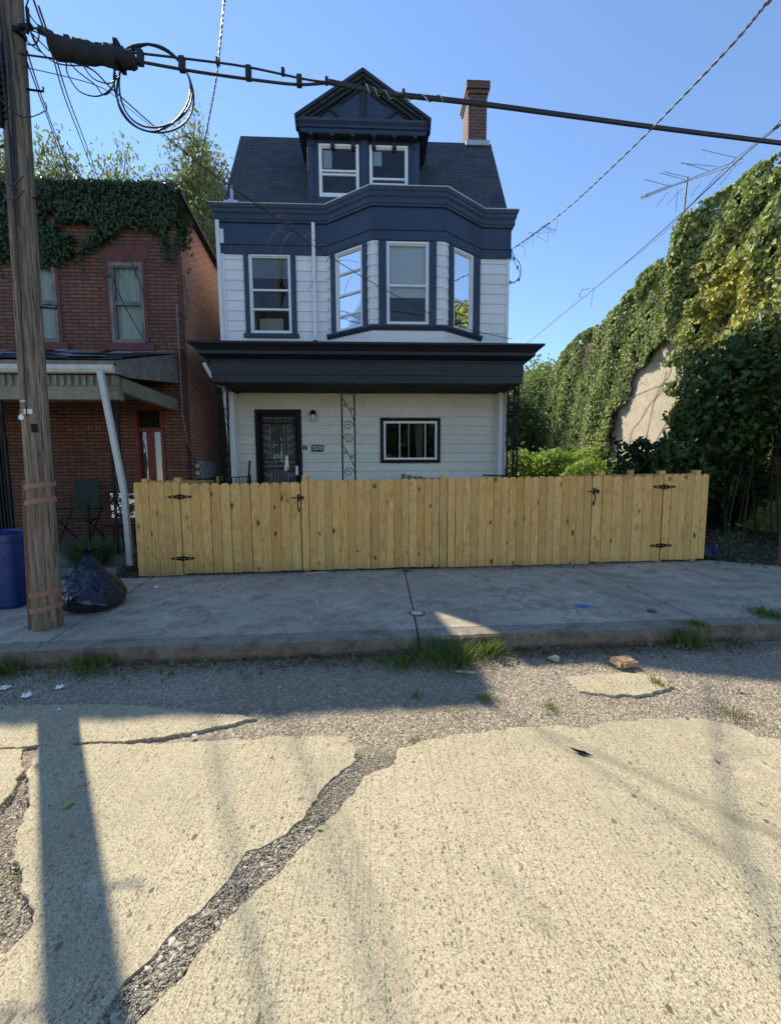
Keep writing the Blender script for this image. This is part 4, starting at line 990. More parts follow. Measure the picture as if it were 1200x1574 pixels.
o = ivy_brick(); o.parent = iv; o.matrix_parent_inverse = world_of(iv).inverted()
mb = MB()
for i in range(14):
    x = -8.5+i*.33; mb.tube([(x, BY-.02, BT), (x+.1, BY-.025, 6.7), (x-.05, BY-.02, 6.0), (x+.05, BY-.02, 5.7)], .007, 4)
mb.build('vine_stem', 'stem', iv)

# ================================================================== FENCE
random.seed(11)
FY = 5.92
def picket(mb, x0, x1, y, z0, z1, axis='y', th=.019):
    w = x1-x0; r = w*.5; pts = [(x0, z0), (x1, z0)]
    sh = z1-w*.30
    for i in range(7):
        a = math.pi*i/6; c = math.cos(a); s_ = math.sin(a)
        pts.append(((x0+x1)/2+r*c*(1 if i in (0, 6) else .98), sh+(z1-sh)*(s_**.75)))
    mb.prism(pts, axis, y, y+th)
def ftop(x): return 1.595+.009*x
def pickets(x0, x1, n, dtop=0, yoff=0, jit=.006, lean=0):
    mb = MB(); p = (x1-x0)/n
    for i in range(n):
        a = x0+i*p; g = random.uniform(.002, .004) if random.random() < .86 else .009
        q = MB(); picket(q, a, a+p-g, FY+yoff+random.uniform(-.003, .003), gz(a)+.175+random.uniform(-.004, .01)+(.02 if dtop else 0), ftop(a)+dtop+random.uniform(-jit, jit))
        sh = random.uniform(-.0025, .0025)+lean
        q.v = [(v[0]+(v[2]-.9)*sh, v[1], v[2]) for v in q.v]; mb.add(q.v, q.f)
    return mb
def rails(mb, x0, x1, y=FY+.022):
    for z in (.42, 1.28): mb.add([(x0, y, gz(x0)+z), (x1, y, gz(x1)+z), (x1, y+.04, gz(x1)+z), (x0, y+.04, gz(x0)+z), (x0, y, gz(x0)+z+.09), (x1, y, gz(x1)+z+.09), (x1, y+.04, gz(x1)+z+.09), (x0, y+.04, gz(x0)+z+.09)], [(0, 1, 2, 3), (7, 6, 5, 4), (0, 4, 5, 1), (1, 5, 6, 2), (2, 6, 7, 3), (3, 7, 4, 0)])
X_ = lambda px: at(px, 800, FY).x
xl0, xg0, xg1, xr0, xr1, xe = X_(208), X_(279.5), X_(463), X_(908), X_(1016.5), X_(1086)
fence = thing('picket_fence', 'long new pine picket fence along the sidewalk before the blue house', 'fence', ((xg1+xr0)/2, FY, .15))
pickets(xl0, xg0-.012, 6, .0, lean=.003).build('picket_panel', 'pine', fence, bevel=.007)
pickets(xg1+.006, X_(687), 19, -.004).build('picket_panel', 'pine', fence, bevel=.007)
pickets(X_(688), xr0-.006, 19, .0).build('picket_panel', 'pine', fence, bevel=.007)
pickets(xr1+.01, xe, 6, .004).build('picket_panel', 'pine', fence, bevel=.007)
mb = MB(); rails(mb, xl0+.02, xg0-.05); rails(mb, xg1+.02, xr0-.02); rails(mb, xr1+.03, xe-.02); mb.build('fence_rail', 'pine', fence)
for px, dt in ((222, .05), (272, .06), (469, .07), (682, .05), (926, .06), (1019, .065), (1073, .065)):
    x = X_(px); MB().box(x-.045, x+.045, FY+.063, FY+.153, gz(x)+.1, ftop(x)+dt).build('fence_post', 'pine', fence, bevel=.004)
# side runs back towards the house
for X, ys, nm in ((xl0+.02, (FY+.16, 8.9), 0), (xe-.06, (FY+.16, 9.3), 1)):
    mb = MB(); n = int((ys[1]-ys[0])/.124)
    for i in range(n):
        a = ys[0]+i*.124; picket(mb, a, a+.121, X-.01, gz(X)+.14, ftop(X)+.02+random.uniform(-.006, .006), 'x')
    for z in (.42, 1.28): mb.box(X+.012 if nm == 0 else X-.05, X+.05 if nm == 0 else X-.012, ys[0], ys[1], gz(X)+z, gz(X)+z+.09)
    mb.build('side_picket_panel', 'pine', fence)
    for y in ((8.85,) if nm == 0 else (7.6, 9.25)): MB().box(X+.052 if nm == 0 else X-.142, X+.142 if nm == 0 else X-.052, y-.045, y+.045, .1, ftop(X)+.10).build('fence_post', 'pine', fence, bevel=.004)
# narrow dark trim board beside the right hinge
def hinge(parent, x, z, s=1.0):
    half = [(0, .030), (.02, .036), (.035, .026), (.055, .030), (.075, .018), (.10, .021), (.12, .014), (.142, .020), (.165, .010), (.19, 0)]
    mb = MB()
    for sg in (-1, 1):
        top = [(x+sg*u*s, z+h*s) for u, h in half]; bot = [(x+sg*u*s, z-h*s) for u, h in half[::-1][1:]]
        # two open slots: build as strips above/below the slots
        for (a, b) in zip(half[:-1], half[1:]):
            def strip(l0, h0, l1, h1): mb.prism([(x+sg*a[0]*s, z+l0*s), (x+sg*b[0]*s, z+l1*s), (x+sg*b[0]*s, z+h1*s), (x+sg*a[0]*s, z+h0*s)], 'y', FY-.016, FY-.009)
            slot = lambda u: (.011*(1-(u-.02)/.035) if .02 <= u <= .055 else (.008 if .099 < u < .125 else 0))
            sa, sb = slot(a[0]), slot(b[0])
            strip(sa, a[1], sb, b[1]); strip(-a[1], -sa, -b[1], -sb)
    mb.lathe((x, FY-.018, z-.038*s), [(.010, 0), (.010, .076*s)], 10)
    mb.build('hinge', 'iron', parent)
def latch(parent, x, z, s=1):
    mb = MB(); y = FY-.02
    mb.prism([(x-.012, z+.055), (x+.012, z+.055), (x+.016, z+.01), (x+.012, z-.05), (x-.012, z-.05), (x-.016, z+.01)], 'y', y, y+.012)
    mb.bar((x-.10*s, y-.01, z), (x+.08*s, y-.01, z), .016); mb.tube([(x, y, z-.03), (x-.005*s, y-.035, z-.06), (x-.005*s, y-.035, z-.15), (x, y, z-.18)], .009, 6)
    mb.prism([(x-.014, z-.16), (x+.014, z-.16), (x+.01, z-.21), (x, z-.225), (x-.01, z-.21)], 'y', y, y+.012)
    mb.box(x+.06*s-.012, x+.06*s+.012, y-.006, y+.012, z-.03, z+.03); mb.build('latch', 'iron', parent)
def gate(x0, x1, n, label, hx, lx_, dt):
    g = thing('fence_gate', label, 'gate', (hx, FY, gz(hx)+.17))
    pickets(x0, x1, n, dt, -.002).build('picket_panel', 'pine', g, bevel=.007)
    mb = MB(); rails(mb, x0+.03, x1-.03, FY+.021); mb.bar((x0+.05, FY+.055, gz(x0)+.5), (x1-.05, FY+.055, gz(x1)+1.3), .03, .08, up=Vector((0, 1, 0))); mb.build('gate_brace', 'pine', g)
    for z in (1.36, .42): hinge(g, hx, gz(hx)+z+.02)
    latch(g, lx_[0], gz(lx_[0])+1.33, lx_[1]); return g
gate(xg0, xg1-.006, 12, 'left picket gate of yellowish boards, hinged at the fence end nearest the utility pole', xg0-.006, (X_(460), 1), -.028)
gate(xr0+.004, xr1-.004, 7, 'right picket gate, hinged near the fence end beside the dark shrubs', xr1+.003, (X_(910), 1), -.004)

# ================================================================== UTILITY POLE
pole = thing('utility_pole', 'weathered wooden utility pole with rusty straps at the sidewalk edge', 'utility pole', (-3.28, 3.92, .1))
_pz = [at(*q, 3.95) for q in ((75, 945), (64, 735), (42, 400), (18, 0))]
def pole_c(z): return Vector((float(np.interp(z, [p.z for p in _pz]+[10.5], [p.x for p in _pz]+[_pz[-1].x+.05]))-.012, 3.95, z))
def pole_r(z): return float(np.interp(z, [.0, .35, 1.6, 3.5, 5.7, 10], [.126, .118, .105, .100, .092, .085]))
mb = MB(); nz_, na = 90, 48; vs = []
prng = np.random.default_rng(3); ridge = prng.normal(size=na)*.0035
for i in range(nz_+1):
    z = .02+10.5*i/nz_; c = pole_c(z); r = pole_r(z)
    for j in range(na):
        a = 2*math.pi*j/na; rr = r+ridge[j]*(1+.5*math.sin(z*.7+j))+.003*math.sin(a*3+z*1.1)
        vs.append((c.x+rr*math.cos(a), c.y+rr*math.sin(a), z))
fs = [(i*na+j, i*na+(j+1) % na, (i+1)*na+(j+1) % na, (i+1)*na+j) for i in range(nz_) for j in range(na)]+[tuple(nz_*na+j for j in range(na))]
mb.add(vs, fs).build('pole_shaft', 'pole', pole, smooth=True)
def ring(z, h, over=.013, name='strap', mat='strap', tilt=.02):
    c = pole_c(z); r = pole_r(z)+over; n = 40; m_ = MB(); v = []
    for dz, o in ((0, 0), (h, 0), (h, -.02), (0, -.02)):
        for j in range(n):
            a = 2*math.pi*j/n; wob = 1+.012*math.sin(5*a)
            v.append((c.x+(r+o)*wob*math.cos(a), c.y+(r+o)*wob*math.sin(a), z+dz+tilt*math.cos(a)))
    f = [(k*n+j, k*n+(j+1) % n, ((k+1) % 4)*n+(j+1) % n, ((k+1) % 4)*n+j) for k in range(4) for j in range(n)]
    return m_.add(v, f).build(name, mat, pole)
for z in (at(70, 748, 3.85).z, at(70, 772, 3.85).z, at(80, 914, 3.85).z, at(80, 938, 3.85).z): ring(z-.02, .048)
c = pole_c(.8); mb = MB(); mb.prism([(at(43, 965, 3.88).x, .10), (at(54, 965, 3.88).x, .10), (at(43, 735, 3.88).x, 1.60), (at(32, 735, 3.88).x, 1.60)], 'y', 3.88, 4.0); mb.build('guard_board', 'rust', pole, bevel=.004)
mb = MB(); mb.tube([pole_c(2.2)+Vector((.02, -.125, 0)), pole_c(3.6)+Vector((.03, -.112, 0)), pole_c(5)+Vector((0, -.098, 0)), pole_c(6.2)+Vector((-.02, -.09, 0))], .006, 5)
mb.build('ground_wire', 'cable', pole)
# steps
for px, py, s in ((98, 134, 1), (75, 301, 1), (10, 388, -1), (70, 470, 1), (12, 220, -1)):
    q = at(px, py, 3.92); z = q.z; c = pole_c(z); r = pole_r(z); m_ = MB(); a = Vector((c.x+s*r*.9, 3.95, z)); b = a+Vector((s*.16, 0, -.015))
    m_.tube([a, b, b+Vector((0, 0, .035))], .009, 6); m_.build('pole_step', 'iron', pole)
# tags
def on_pole(u, z, w, h, mat, name, over=.004):      # curved plate centred at angle u
    c = pole_c(z); r = pole_r(z)+over; v = []; n = 6
    for j in range(n+1):
        a = u+(j/n-.5)*w/r
        for dz in (-h/2, h/2): v.append((c.x+r*math.sin(a), c.y-r*math.cos(a), z+dz))
    return MB().add(v, [(2*j, 2*j+2, 2*j+3, 2*j+1) for j in range(n)]).build(name, mat, pole)
zt = at(45, 633, 3.85).z
on_pole(-.42, zt, .05, .05, 'orange', 'number_tag'); on_pole(.15, zt+.003, .07, .045, 'paper', 'pole_tag'); on_pole(-.62, zt, .03, .05, 'paper', 'pole_tag', .006)
on_pole(-.42, zt+.10, .09, .02, 'tan', 'pole_tag'); on_pole(.55, at(72, 657, 3.8).z, .05, .08, 'iron', 'pole_tag', .012)
MB().lathe((0, 0, 0), [(.026, 0), (.026, .006)], 16).xf(T(pole_c(zt).x-.05, 3.95-pole_r(zt)+.004, zt-.052) @ Matrix.Rotation(R(90), 4, 'X')).build('round_tag', 'alu', pole)
text_mesh('16', .042, T(pole_c(zt).x-.0545, 3.95-pole_r(zt)*.913-.008, zt) @ RZ(-.42), 'tag_number', 'redpaint', pole)
# bundle of cable and hardware strapped to the far/left side near the top
mb = MB(); c = pole_c(5.2)
for k in range(9):
    a = 2.6+k*.16; mb.tube([(c.x+.02+math.cos(a)*.10, c.y-.06+math.sin(a)*.05-.03, z+.01*math.sin(k*2+z*9)) for z in np.linspace(4.75, 5.45, 14)], .014, 6)
for z in np.linspace(4.8, 5.4, 12): mb.box(c.x-.08, c.x-.0, 3.84, 3.88, z, z+.02)
mb.build('cable_riser', 'cable', pole)
mb = MB(); ct = pole_c(5.4)
for dx_, z0_, z1_ in ((.10, 4.3, 5.6), (.12, 4.2, 5.5), (.05, 3.9, 5.4)):
    mb.tube([(ct.x+dx_*.6-.03+.015*math.sin(z*3+dx_*40), 3.95-.105-.008*math.sin(z*5), z) for z in np.linspace(z0_, z1_, 16)], .007, 5)
for s in range(2):
    mb.tube([(ct.x-.10+.19*t, 3.84-.03*math.sin(t*3.1), 4.32-.12*s-.10*math.sin(t*3.14)) for t in np.linspace(0, 1, 10)], .006, 5)
mb.build('loose_cable', 'cable', pole)
mb = MB(); hb = at(40, 14, 3.85)
mb.box(ct.x+.06, ct.x+.12, 3.88, 3.97, 5.55, 5.59); mb.tube([at(42, 12, 3.8), at(44, 35, 3.78), at(42, 52, 3.8)], .014, 6)
mb.bar(at(30, 42, 3.86), at(50, 40, 3.86), .03); mb.build('bracket', 'iron', pole)

# ================================================================== WIRES
def spl(P, n=12):
    P = [Vector(p) for p in P]; out = []
    for i in range(len(P)-1):
        p0, p1, p2, p3 = P[max(0, i-1)], P[i], P[i+1], P[min(len(P)-1, i+2)]
        for j in range(n):
            t = j/n; out.append(.5*((2*p1)+(p2-p0)*t+(2*p0-5*p1+4*p2-p3)*t*t+(3*p1-p0-3*p2+p3)*t**3))
    return out+[P[-1]]
def wire(label, pts, r=.006, mat='cable', name='overhead_wire', cat='wire', n=10, twist=0, parent=None, jit=0, group=None):
    L = spl(pts, n); mb = MB()
    if jit: L = [p+Vector((0, random.uniform(-jit, jit), random.uniform(-jit, jit))) for p in L]
    if twist:
        Q = []
        for i in range(len(L)-1):
            k = max(1, int((L[i+1]-L[i]).length/.05))
            Q += [L[i].lerp(L[i+1], j/k) for j in range(k)]
        for ph in (0, math.pi):
            mb.tube([q+Vector((math.cos(i*twist+ph)*r*.9, math.sin(i*twist+ph)*r*.5, math.sin(i*twist+ph)*r*.9)) for i, q in enumerate(Q)], r*.75, 5)
    else: mb.tube(L, r, 6)
    o = mb.build(name, mat, parent, smooth=True)
    if parent is None: tag(o, label, cat, group)
    return o
def ext(P_, k): return [P_[0]+(P_[0]-P_[1])*k]+list(P_)      # run a wire on past the frame
# main communications cable from the splice case across the street front
up_ = [at(188, 79, 4.0), at(300, 92, 4.12), at(380, 103, 4.22), at(470, 122, 4.33), at(510, 127, 4.38)]
lo_ = [at(205, 93, 4.0), at(300, 110, 4.12), at(400, 124, 4.22), at(460, 130, 4.33), at(510, 127, 4.39)]
main = [at(505, 127, 4.38), at(600, 145, 4.5), at(740, 161, 4.62), at(1000, 196, 4.85), at(1200, 221, 5.0)]
d = (main[-1]-main[-2]); main.append(main[-1]+d*2)
cab = thing('overhead_cable', 'thick black lashed cable running from the splice case across the street', 'cable', tuple(at(600, 145, 4.5)))
def sub(n_, pts, r, mat='cable'): 
    return MB().tube(spl(pts, 10), r, 8).build(n_, mat, cab, smooth=True)
sub('cable_strand', up_, .009); sub('cable_strand', lo_, .012); sub('cable_strand', main, .018); sub('cable_strand', [p+Vector((0, 0, .026)) for p in main], .010)
mb = MB()
for x_, y_, y2, Y_ in ((216, 80, 98, 4.02), (280, 90, 108, 4.1), (382, 104, 121, 4.2), (460, 118, 131, 4.32)): MB().bar(at(x_, y_-2, Y_), at(x_, y2+2, Y_), .05, .04).build('cable_spacer', 'splice', cab)
for x_, y_, Y_ in ((435, 108, 4.27), (502, 122, 4.38), (335, 92, 4.16), (620, 141, 4.5)): MB().bar(at(x_, y_-3, Y_), at(x_, y_+8, Y_), .03).build('cable_clip', 'splice', cab)

mb = MB()
Lw = spl([at(560, 135, 4.44), at(600, 146, 4.5), at(680, 152, 4.57)], 20); mb.tube([p+Vector((0, .028*math.cos(i*.9), .028*math.sin(i*.9))) for i, p in enumerate(Lw)], .005, 5)
mb.build('lashing', 'alu', cab)
# splice case
sp = thing('splice_case', 'long dark weathered splice case hanging beside the pole', 'splice case', tuple(at(140, 85, 3.95)))
a, b = at(79, 72, 3.92), at(208, 94, 3.98); ax = (b-a).normalized(); L = [a.lerp(b, t) for t in np.linspace(0, 1, 26)]
rad = [.082-.012*t+.006*math.sin(t*19)+random.uniform(-.004, .004) for t in np.linspace(0, 1, 26)]; rad[0] = .06; rad[-1] = .055
MB().tube(L, rad, 14).build('case_body', 'splice', sp, smooth=True)
mb = MB(); up2 = Vector((0, 0, 1))
for i in range(20):
    p = a.lerp(b, random.uniform(.05, .85))+Vector((0, random.uniform(-.03, .03), .055+random.uniform(0, .02))); mb.bar(p-ax*random.uniform(.01, .05), p+ax*random.uniform(.01, .05), random.uniform(.02, .045))
mb.build('moss_clump', 'splice', sp)
mb = MB(); 
for t in (.80, .83): p = a.lerp(b, t); mb.bar(p-up2*.08, p+up2*.11, .015, .13)
mb.build('case_clamp', 'iron', sp)
mb = MB(); mb.bar(at(60, 45, 3.88), at(82, 55, 3.88), .035, .05); mb.tube([pole_c(5.6)+Vector((.07, -.05, 0)), at(60, 44, 3.85), at(78, 56, 3.88), at(110, 62, 3.92), at(190, 78, 4.0)], .008, 6)
mb.build('support_wire', 'cable', sp)
# coil of cable
cc = at(235, 136, 4.07); mb = MB()
for k, (dr, dx_, dz_) in enumerate(((0, 0, 0), (-.012, .010, .008), (.008, -.004, -.006))):
    r_ = .352+dr; mb.tube([cc+Vector((dx_+r_*math.cos(t), .03*math.sin(t*2+k)+.012*k, dz_+r_*1.06*math.sin(t))) for t in np.linspace(0, 2*math.pi, 48)], .008, 6)
tag(mb.build('cable_coil', 'cable', smooth=True), 'round coil of spare black cable hanging under the splice case', 'cable coil')
# loose loops between pole and splice case
mb = MB()
for P_ in ([at(40, 30, 3.85), at(58, 70, 3.9), at(64, 80, 3.9), at(46, 67, 3.86), at(42, 62, 3.85)], [at(44, 20, 3.84), at(55, 35, 3.86), at(72, 52, 3.88)],
           [at(42, 45, 3.84), at(60, 52, 3.86), at(55, 68, 3.86), at(42, 68, 3.84)], [at(44, 28, 3.84), at(46, 45, 3.84), at(60, 75, 3.86), at(90, 98, 3.9), at(140, 101, 3.95)],
           [at(103, 92, 3.95), at(104, 112, 3.95), at(122, 140, 3.97), at(150, 148, 4.0), at(172, 135, 4.02), at(178, 112, 4.03)],
           [at(106, 94, 3.95), at(120, 110, 3.96), at(146, 130, 4.0), at(158, 145, 4.02), at(170, 140, 4.03), at(180, 116, 4.04)],
           [at(126, 97, 3.95), at(138, 115, 3.98), at(150, 124, 4.0), at(168, 128, 4.02), at(184, 118, 4.05)],
           [at(48, 50, 3.85), at(60, 62, 3.88), at(76, 78, 3.9)], [at(40, 12, 3.84), at(44, 0, 3.84), at(46, -8, 3.84)]):
    mb.tube(spl(P_, 8), .0055, 5)
tag(mb.build('drop_cable_loops', 'cable', smooth=True), 'tangle of thin drop cable loops between the pole top and the splice case', 'cable')
# service drops
wire('twisted service wire from overhead down to the brick house corner', ext([at(352, -60, 2.6), at(345, 0, 3.2), at(334, 110, 4.3), at(322, 180, 5.2), at(308, 250, 6.3), at(298, 320, 7.3), at(287, 400, 8.40)], 12), .0065, 'wire_grey', twist=1.1)
wd_ = [pole_c(5.4)+Vector((.08, -.03, 0)), at(130, 101, 4.1), at(176, 140, 4.5), at(250, 205, 5.2), at(330, 270, 6.0), at(420, 332, 6.7), at(500, 390, 7.3), at(600, 450, 8.0), at(700, 500, 8.55), at(786, 521, 8.93)]
wire('thin wire crossing the blue house diagonally with dead vines on it', wd_, .0075, 'cable')
wire('second strand of the diagonal wire, ending above the brick roof', [pole_c(5.3)+Vector((.08, -.03, 0)), at(150, 132, 4.2), at(200, 168, 4.6), at(270, 225, 5.2), at(330, 268, 5.9), at(400, 318, 6.5)], .0035, 'cable')
mb = MB(); random.seed(21)
def along(P_, t): 
    L = spl(P_, 10); i = t*(len(L)-1); k = int(i); return L[k].lerp(L[min(k+1, len(L)-1)], i-k)
for i in range(42):
    t = random.gauss(.56, .075); p = along(wd_, min(.75, max(.35, t))); v = Vector((random.uniform(-.3, .5), random.uniform(-.2, .2), random.uniform(-.12, .10)))*random.uniform(.3, .8)
    mb.tube([p, p+v*.5+Vector((0, 0, .03)), p+v+Vector((0, 0, -.05*random.random()))], .0035, 4)
for (A, B, C_) in ((at(438, 356, 6.8), at(420, 360, 6.8), at(409, 385, 6.8)), (at(446, 360, 6.9), at(435, 375, 6.9), at(419, 425, 6.9)), (at(540, 425, 7.5), at(532, 440, 7.5), at(528, 460, 7.5)), (at(488, 390, 7.2), at(484, 430, 7.2), at(474, 445, 7.2))):
    mb.tube(spl([A, B, C_], 8), .0035, 4)
tag(mb.build('dead_vine', 'drytwig'), 'dead vine twigs tangled on the diagonal wire before the bay window', 'vine')
w3 = [at(1200, -30, 2.3), at(1181, 0, 2.7), at(1100, 95, 3.7), at(960, 238, 5.4), at(860, 330, 7.3), at(786, 384, 8.9)]
wire('twisted service wire rising right from the blue house corner', ext(w3, 16), .0085, 'wire_grey', twist=1.1)
w3b = [at(786, 384, 8.9), at(790, 395, 8.9), at(798, 405, 8.9), at(800, 418, 8.9), at(793, 432, 8.92), at(782, 434, 8.95)]
o = MB(); o.tube(spl(w3b, 8), .008, 6); o.tube(spl([at(783, 386, 8.95), at(790, 402, 8.9), at(800, 425, 8.9), at(785, 437, 8.95)], 8), .006, 6)
for q in ((789, 398), (795, 411), (797, 430), (784, 434)): o.lathe(at(*q, 8.9), [(.015, -.03), (.022, 0), (.015, .03)], 8)
tag(o.build('service_drip_loop', 'cable', smooth=True), 'drip loop of cable at the right corner of the blue house', 'cable')
mb = MB(); random.seed(4)
for i in range(12):
    p = along(w3, random.uniform(.80, .97)); mb.tube([p, p+Vector((random.uniform(-.2, .2), 0, random.uniform(-.12, .0))), p+Vector((random.uniform(-.3, .3), 0, random.uniform(-.3, -.05)))], .003, 4)
tag(mb.build('dead_vine', 'drytwig'), 'few dry twigs hanging from the right service wire', 'vine')
w4 = [at(1230, 160, 4.6), at(1200, 190, 5.0), at(1135, 245, 6.0), at(1050, 325, 7.6), at(960, 405, 10), at(880, 470, 13), at(800, 535, 17), at(760, 560, 19)]
wire('far wire passing behind the aerial towards the back of the blue house', ext(w4, 14), .010, 'wire_grey')
w4b = [at(1225, 155, 4.6), at(1190, 195, 5.1), at(1110, 262, 6.3), at(1040, 338, 7.8), at(1000, 375, 9), at(960, 406, 10)]
wire('thinner strand running just beside the far wire by the aerial', ext(w4b, 12), .005, 'wire_grey')
mb = MB(); mb.tube([at(906, 444, 11.8), at(895, 445, 11.8), at(890, 452, 11.9), at(892, 458, 12)], .008, 4); mb.tube([at(912, 441, 11.6), at(910, 455, 11.6), at(908, 472, 11.6)], .005, 4)
tag(mb.build('dead_vine', 'drytwig'), 'curl of dry vine on the far wire above the ivy covered wall', 'vine')
for i, (P_, lab) in enumerate((([at(42, 78, 3.9), at(60, 135, 4.8), at(85, 205, 6.4), at(112, 275, 9.2)], 'leftmost thin wire dropping past the pole to the brick roof'),
        ([at(42, 95, 3.9), at(62, 150, 4.9), at(82, 205, 6.4), at(106, 275, 9.2)], 'second thin wire dropping past the pole to the brick roof'),
        ([at(52, 0, 3.0), at(80, 82, 4.0), at(100, 150, 5.0), at(125, 215, 6.6), at(148, 276, 9.2)], 'third thin wire from above the splice case to the brick roof'),
        ([at(60, 10, 3.0), at(85, 85, 4.0), at(106, 152, 5.0), at(130, 215, 6.6), at(152, 276, 9.2)], 'fourth thin wire, nearest the coil, dropping to the brick roof'),
        ([at(0, 151, 3.6), at(35, 180, 3.75), at(70, 170, 4.1), at(70, 157, 4.2)], 'short slack wire looping across the front of the pole'))):
    wire(lab, P_, .0065 if i < 4 else .005, 'cable')
wire('black wire slanting down the brick front past the upper window', [at(186, 366, 8.30), at(205, 410, 8.33), at(235, 482, 8.36), at(263, 548, 8.38)], .012, 'cable')
wire('black wire slanting across the upper window of the brick house', [at(160, 395, 8.30), at(178, 440, 8.33), at(200, 485, 8.36), at(226, 530, 8.38)], .010, 'cable')

# ================================================================== RIGHT SIDE: WALL, IVY, AERIAL
WX = 8.5
wl = thing('boundary_wall', 'tall old stuccoed wall standing right of the blue house', 'wall', (WX, 11, .1))
top = [(5.0, 8.0), (8.06, 7.95), (8.9, 8.12), (9.9, 8.0), (10.36, 7.85), (10.42, 7.3), (10.9, 7.5), (11.4, 7.65), (12.2, 7.75), (12.45, 7.6), (12.6, 7.15), (13.6, 7.15), (14.1, 6.85), (15.4, 7.1), (16.7, 7.0), (17.9, 6.55), (18.6, 5.7)]
MB().prism([(5.0, 0)]+top+[(18.6, 0)], 'x', WX, WX+.5).build('wall_face', 'wallconc', wl)
MB().box(WX-.05, WX+.55, 10.45, 11.2, 7.52, 7.62).build('wall_cap', 'iron', wl)
mb = MB(); random.seed(9)
for i in range(4):
    y = random.uniform(10.2, 13); z = random.uniform(2.2, 3); P_ = [(WX-.012, y, z)]
    for k in range(6): y += random.uniform(-.45, .1); z += random.uniform(.25, .6); P_.append((WX-.012, y, z))
    mb.tube(spl(P_, 5), .006, 4)
mb.build('vine_stem', 'stem', wl)
tops = np.array(top)
def topz(y): return np.interp(y, tops[:, 0], tops[:, 1])
bare = [(p.y, p.z) for p in [Vector((WX, (ray(x, y).y*WX/ray(x, y).x), CAM_H+ray(x, y).z*WX/ray(x, y).x)) for x, y in ((1040, 506), (1060, 528), (1056, 600), (1040, 650), (1020, 705), (985, 712), (930, 712), (948, 655), (964, 610), (992, 560))]]
def inpoly(y, z, poly):
    ins = np.zeros(len(y), bool); n = len(poly)
    for i in range(n):
        (x1, y1), (x2, y2) = poly[i], poly[(i+1) % n]
        c = ((y1 > z) != (y2 > z)) & (y < (x2-x1)*(z-y1)/(y2-y1+1e-9)+x1); ins ^= c
    return ins
def dark_vine_backing(y0, y1, parent):  # dark stem-coloured sheet added so gaps between leaves read as deep shade
    ys = np.arange(y0, y1+.01, .12); V = []; F_ = []
    zs = np.linspace(0, 1, 60)
    Y, T_ = np.meshgrid(ys, zs); Z = .2+T_*(topz(Y)-.25); X = WX-.06-.05*np.abs(np.sin(Y*5+Z*3))-.03*np.sin(Y*13-Z*9)
    ny = len(ys); V = np.stack([X.ravel(), Y.ravel(), Z.ravel()], 1)
    i, j = np.meshgrid(np.arange(ny-1), np.arange(59)); b = (j*ny+i).ravel(); cy = ys[i.ravel()]+.06; cz = V[b, 2]+.05
    k = ~inpoly(cy+.12*np.sin(cy*7), cz+.08*np.sin(cz*9+cy*3), bare); b = b[k]
    np_mesh('dark_vine_backing', V, np.stack([b, b+1, b+ny+1, b+ny], 1), 'darkstem', parent)
def ivy_wall(n, y0, y1, size, mat, name, parent, bul):
    y = rng.uniform(y0, y1, n); z = rng.random(n)*(topz(y)+.25-0.3)+.3
    edge = .12*np.sin(y*7)+.10*np.sin(z*9+y*3)
    ok = ~inpoly(y+edge, z+edge*.7, bare) & (rng.random(n) < .97)
    y, z = y[ok], z[ok]
    gap = np.sin(y*5.3+z*2.1+1)*np.sin(z*4.1-y*2.7)+.6*np.sin(y*11+z*7)*np.sin(z*13-y*5)
    kk = (gap < .62) | (rng.random(len(y)) < .10); y, z = y[kk], z[kk]
    nb = np.sin(y*2.1+z*.7)+np.sin(z*1.9-y*1.3)+.7*np.sin(y*4.7+z*2.2)
    d = bul*(.55+.22*nb)
    x = WX-d*rng.random(len(y))**.35-.04
    C = np.stack([x, y, z], 1)
    return leaves(name, C, rng.uniform(*size, len(C)), mat, parent, axis=np.array([[-.25, 0, -1.0]]), normal=np.array([[-1.2, -.3, .7]]), jit=.5, ar=.85)
iv1 = thing('ivy', 'sunlit green ivy covering the farther part of the tall wall', 'ivy', (WX-.2, 14, .2))
ivy_wall(85000, 10.6, 18.9, (.06, .145), 'ivy_wall', 'ivy_foliage', iv1, .30)
dark_vine_backing(10.6, 18.6, iv1)
iv2 = thing('ivy', 'bulging vine with yellowing leaves over the near end of the tall wall', 'ivy', (WX-.3, 8, .2))
ivy_wall(62000, 5.6, 10.75, (.06, .15), 'ivy_big', 'vine_foliage', iv2, .65)
dark_vine_backing(5.2, 10.7, iv2)
def blob_leaves(n, c, r, size, mat, name, parent, **k):
    """leaves through several lumpy ellipsoids"""
    out = []
    for (cx, cy, cz), (rx, ry, rz), w in zip(c, r, np.array([q[0]*q[1]*q[2] for q in r])**.7):
        m = int(n*w/sum(np.array([q[0]*q[1]*q[2] for q in r])**.7)); v = unit(rng.normal(size=(m, 3))); rr = rng.random(m)**.30
        lump = 1+.16*np.sin(v[:, 0]*7+cx)+.14*np.sin(v[:, 2]*9+cy)+.1*np.sin(v[:, 1]*11)
        out.append(np.array([cx, cy, cz])+v*rr[:, None]*lump[:, None]*np.array([rx, ry, rz]))
    C = np.concatenate(out); C = C[C[:, 2] > .12]
    return leaves(name, C, rng.uniform(*size, len(C)), mat, parent, **k), C
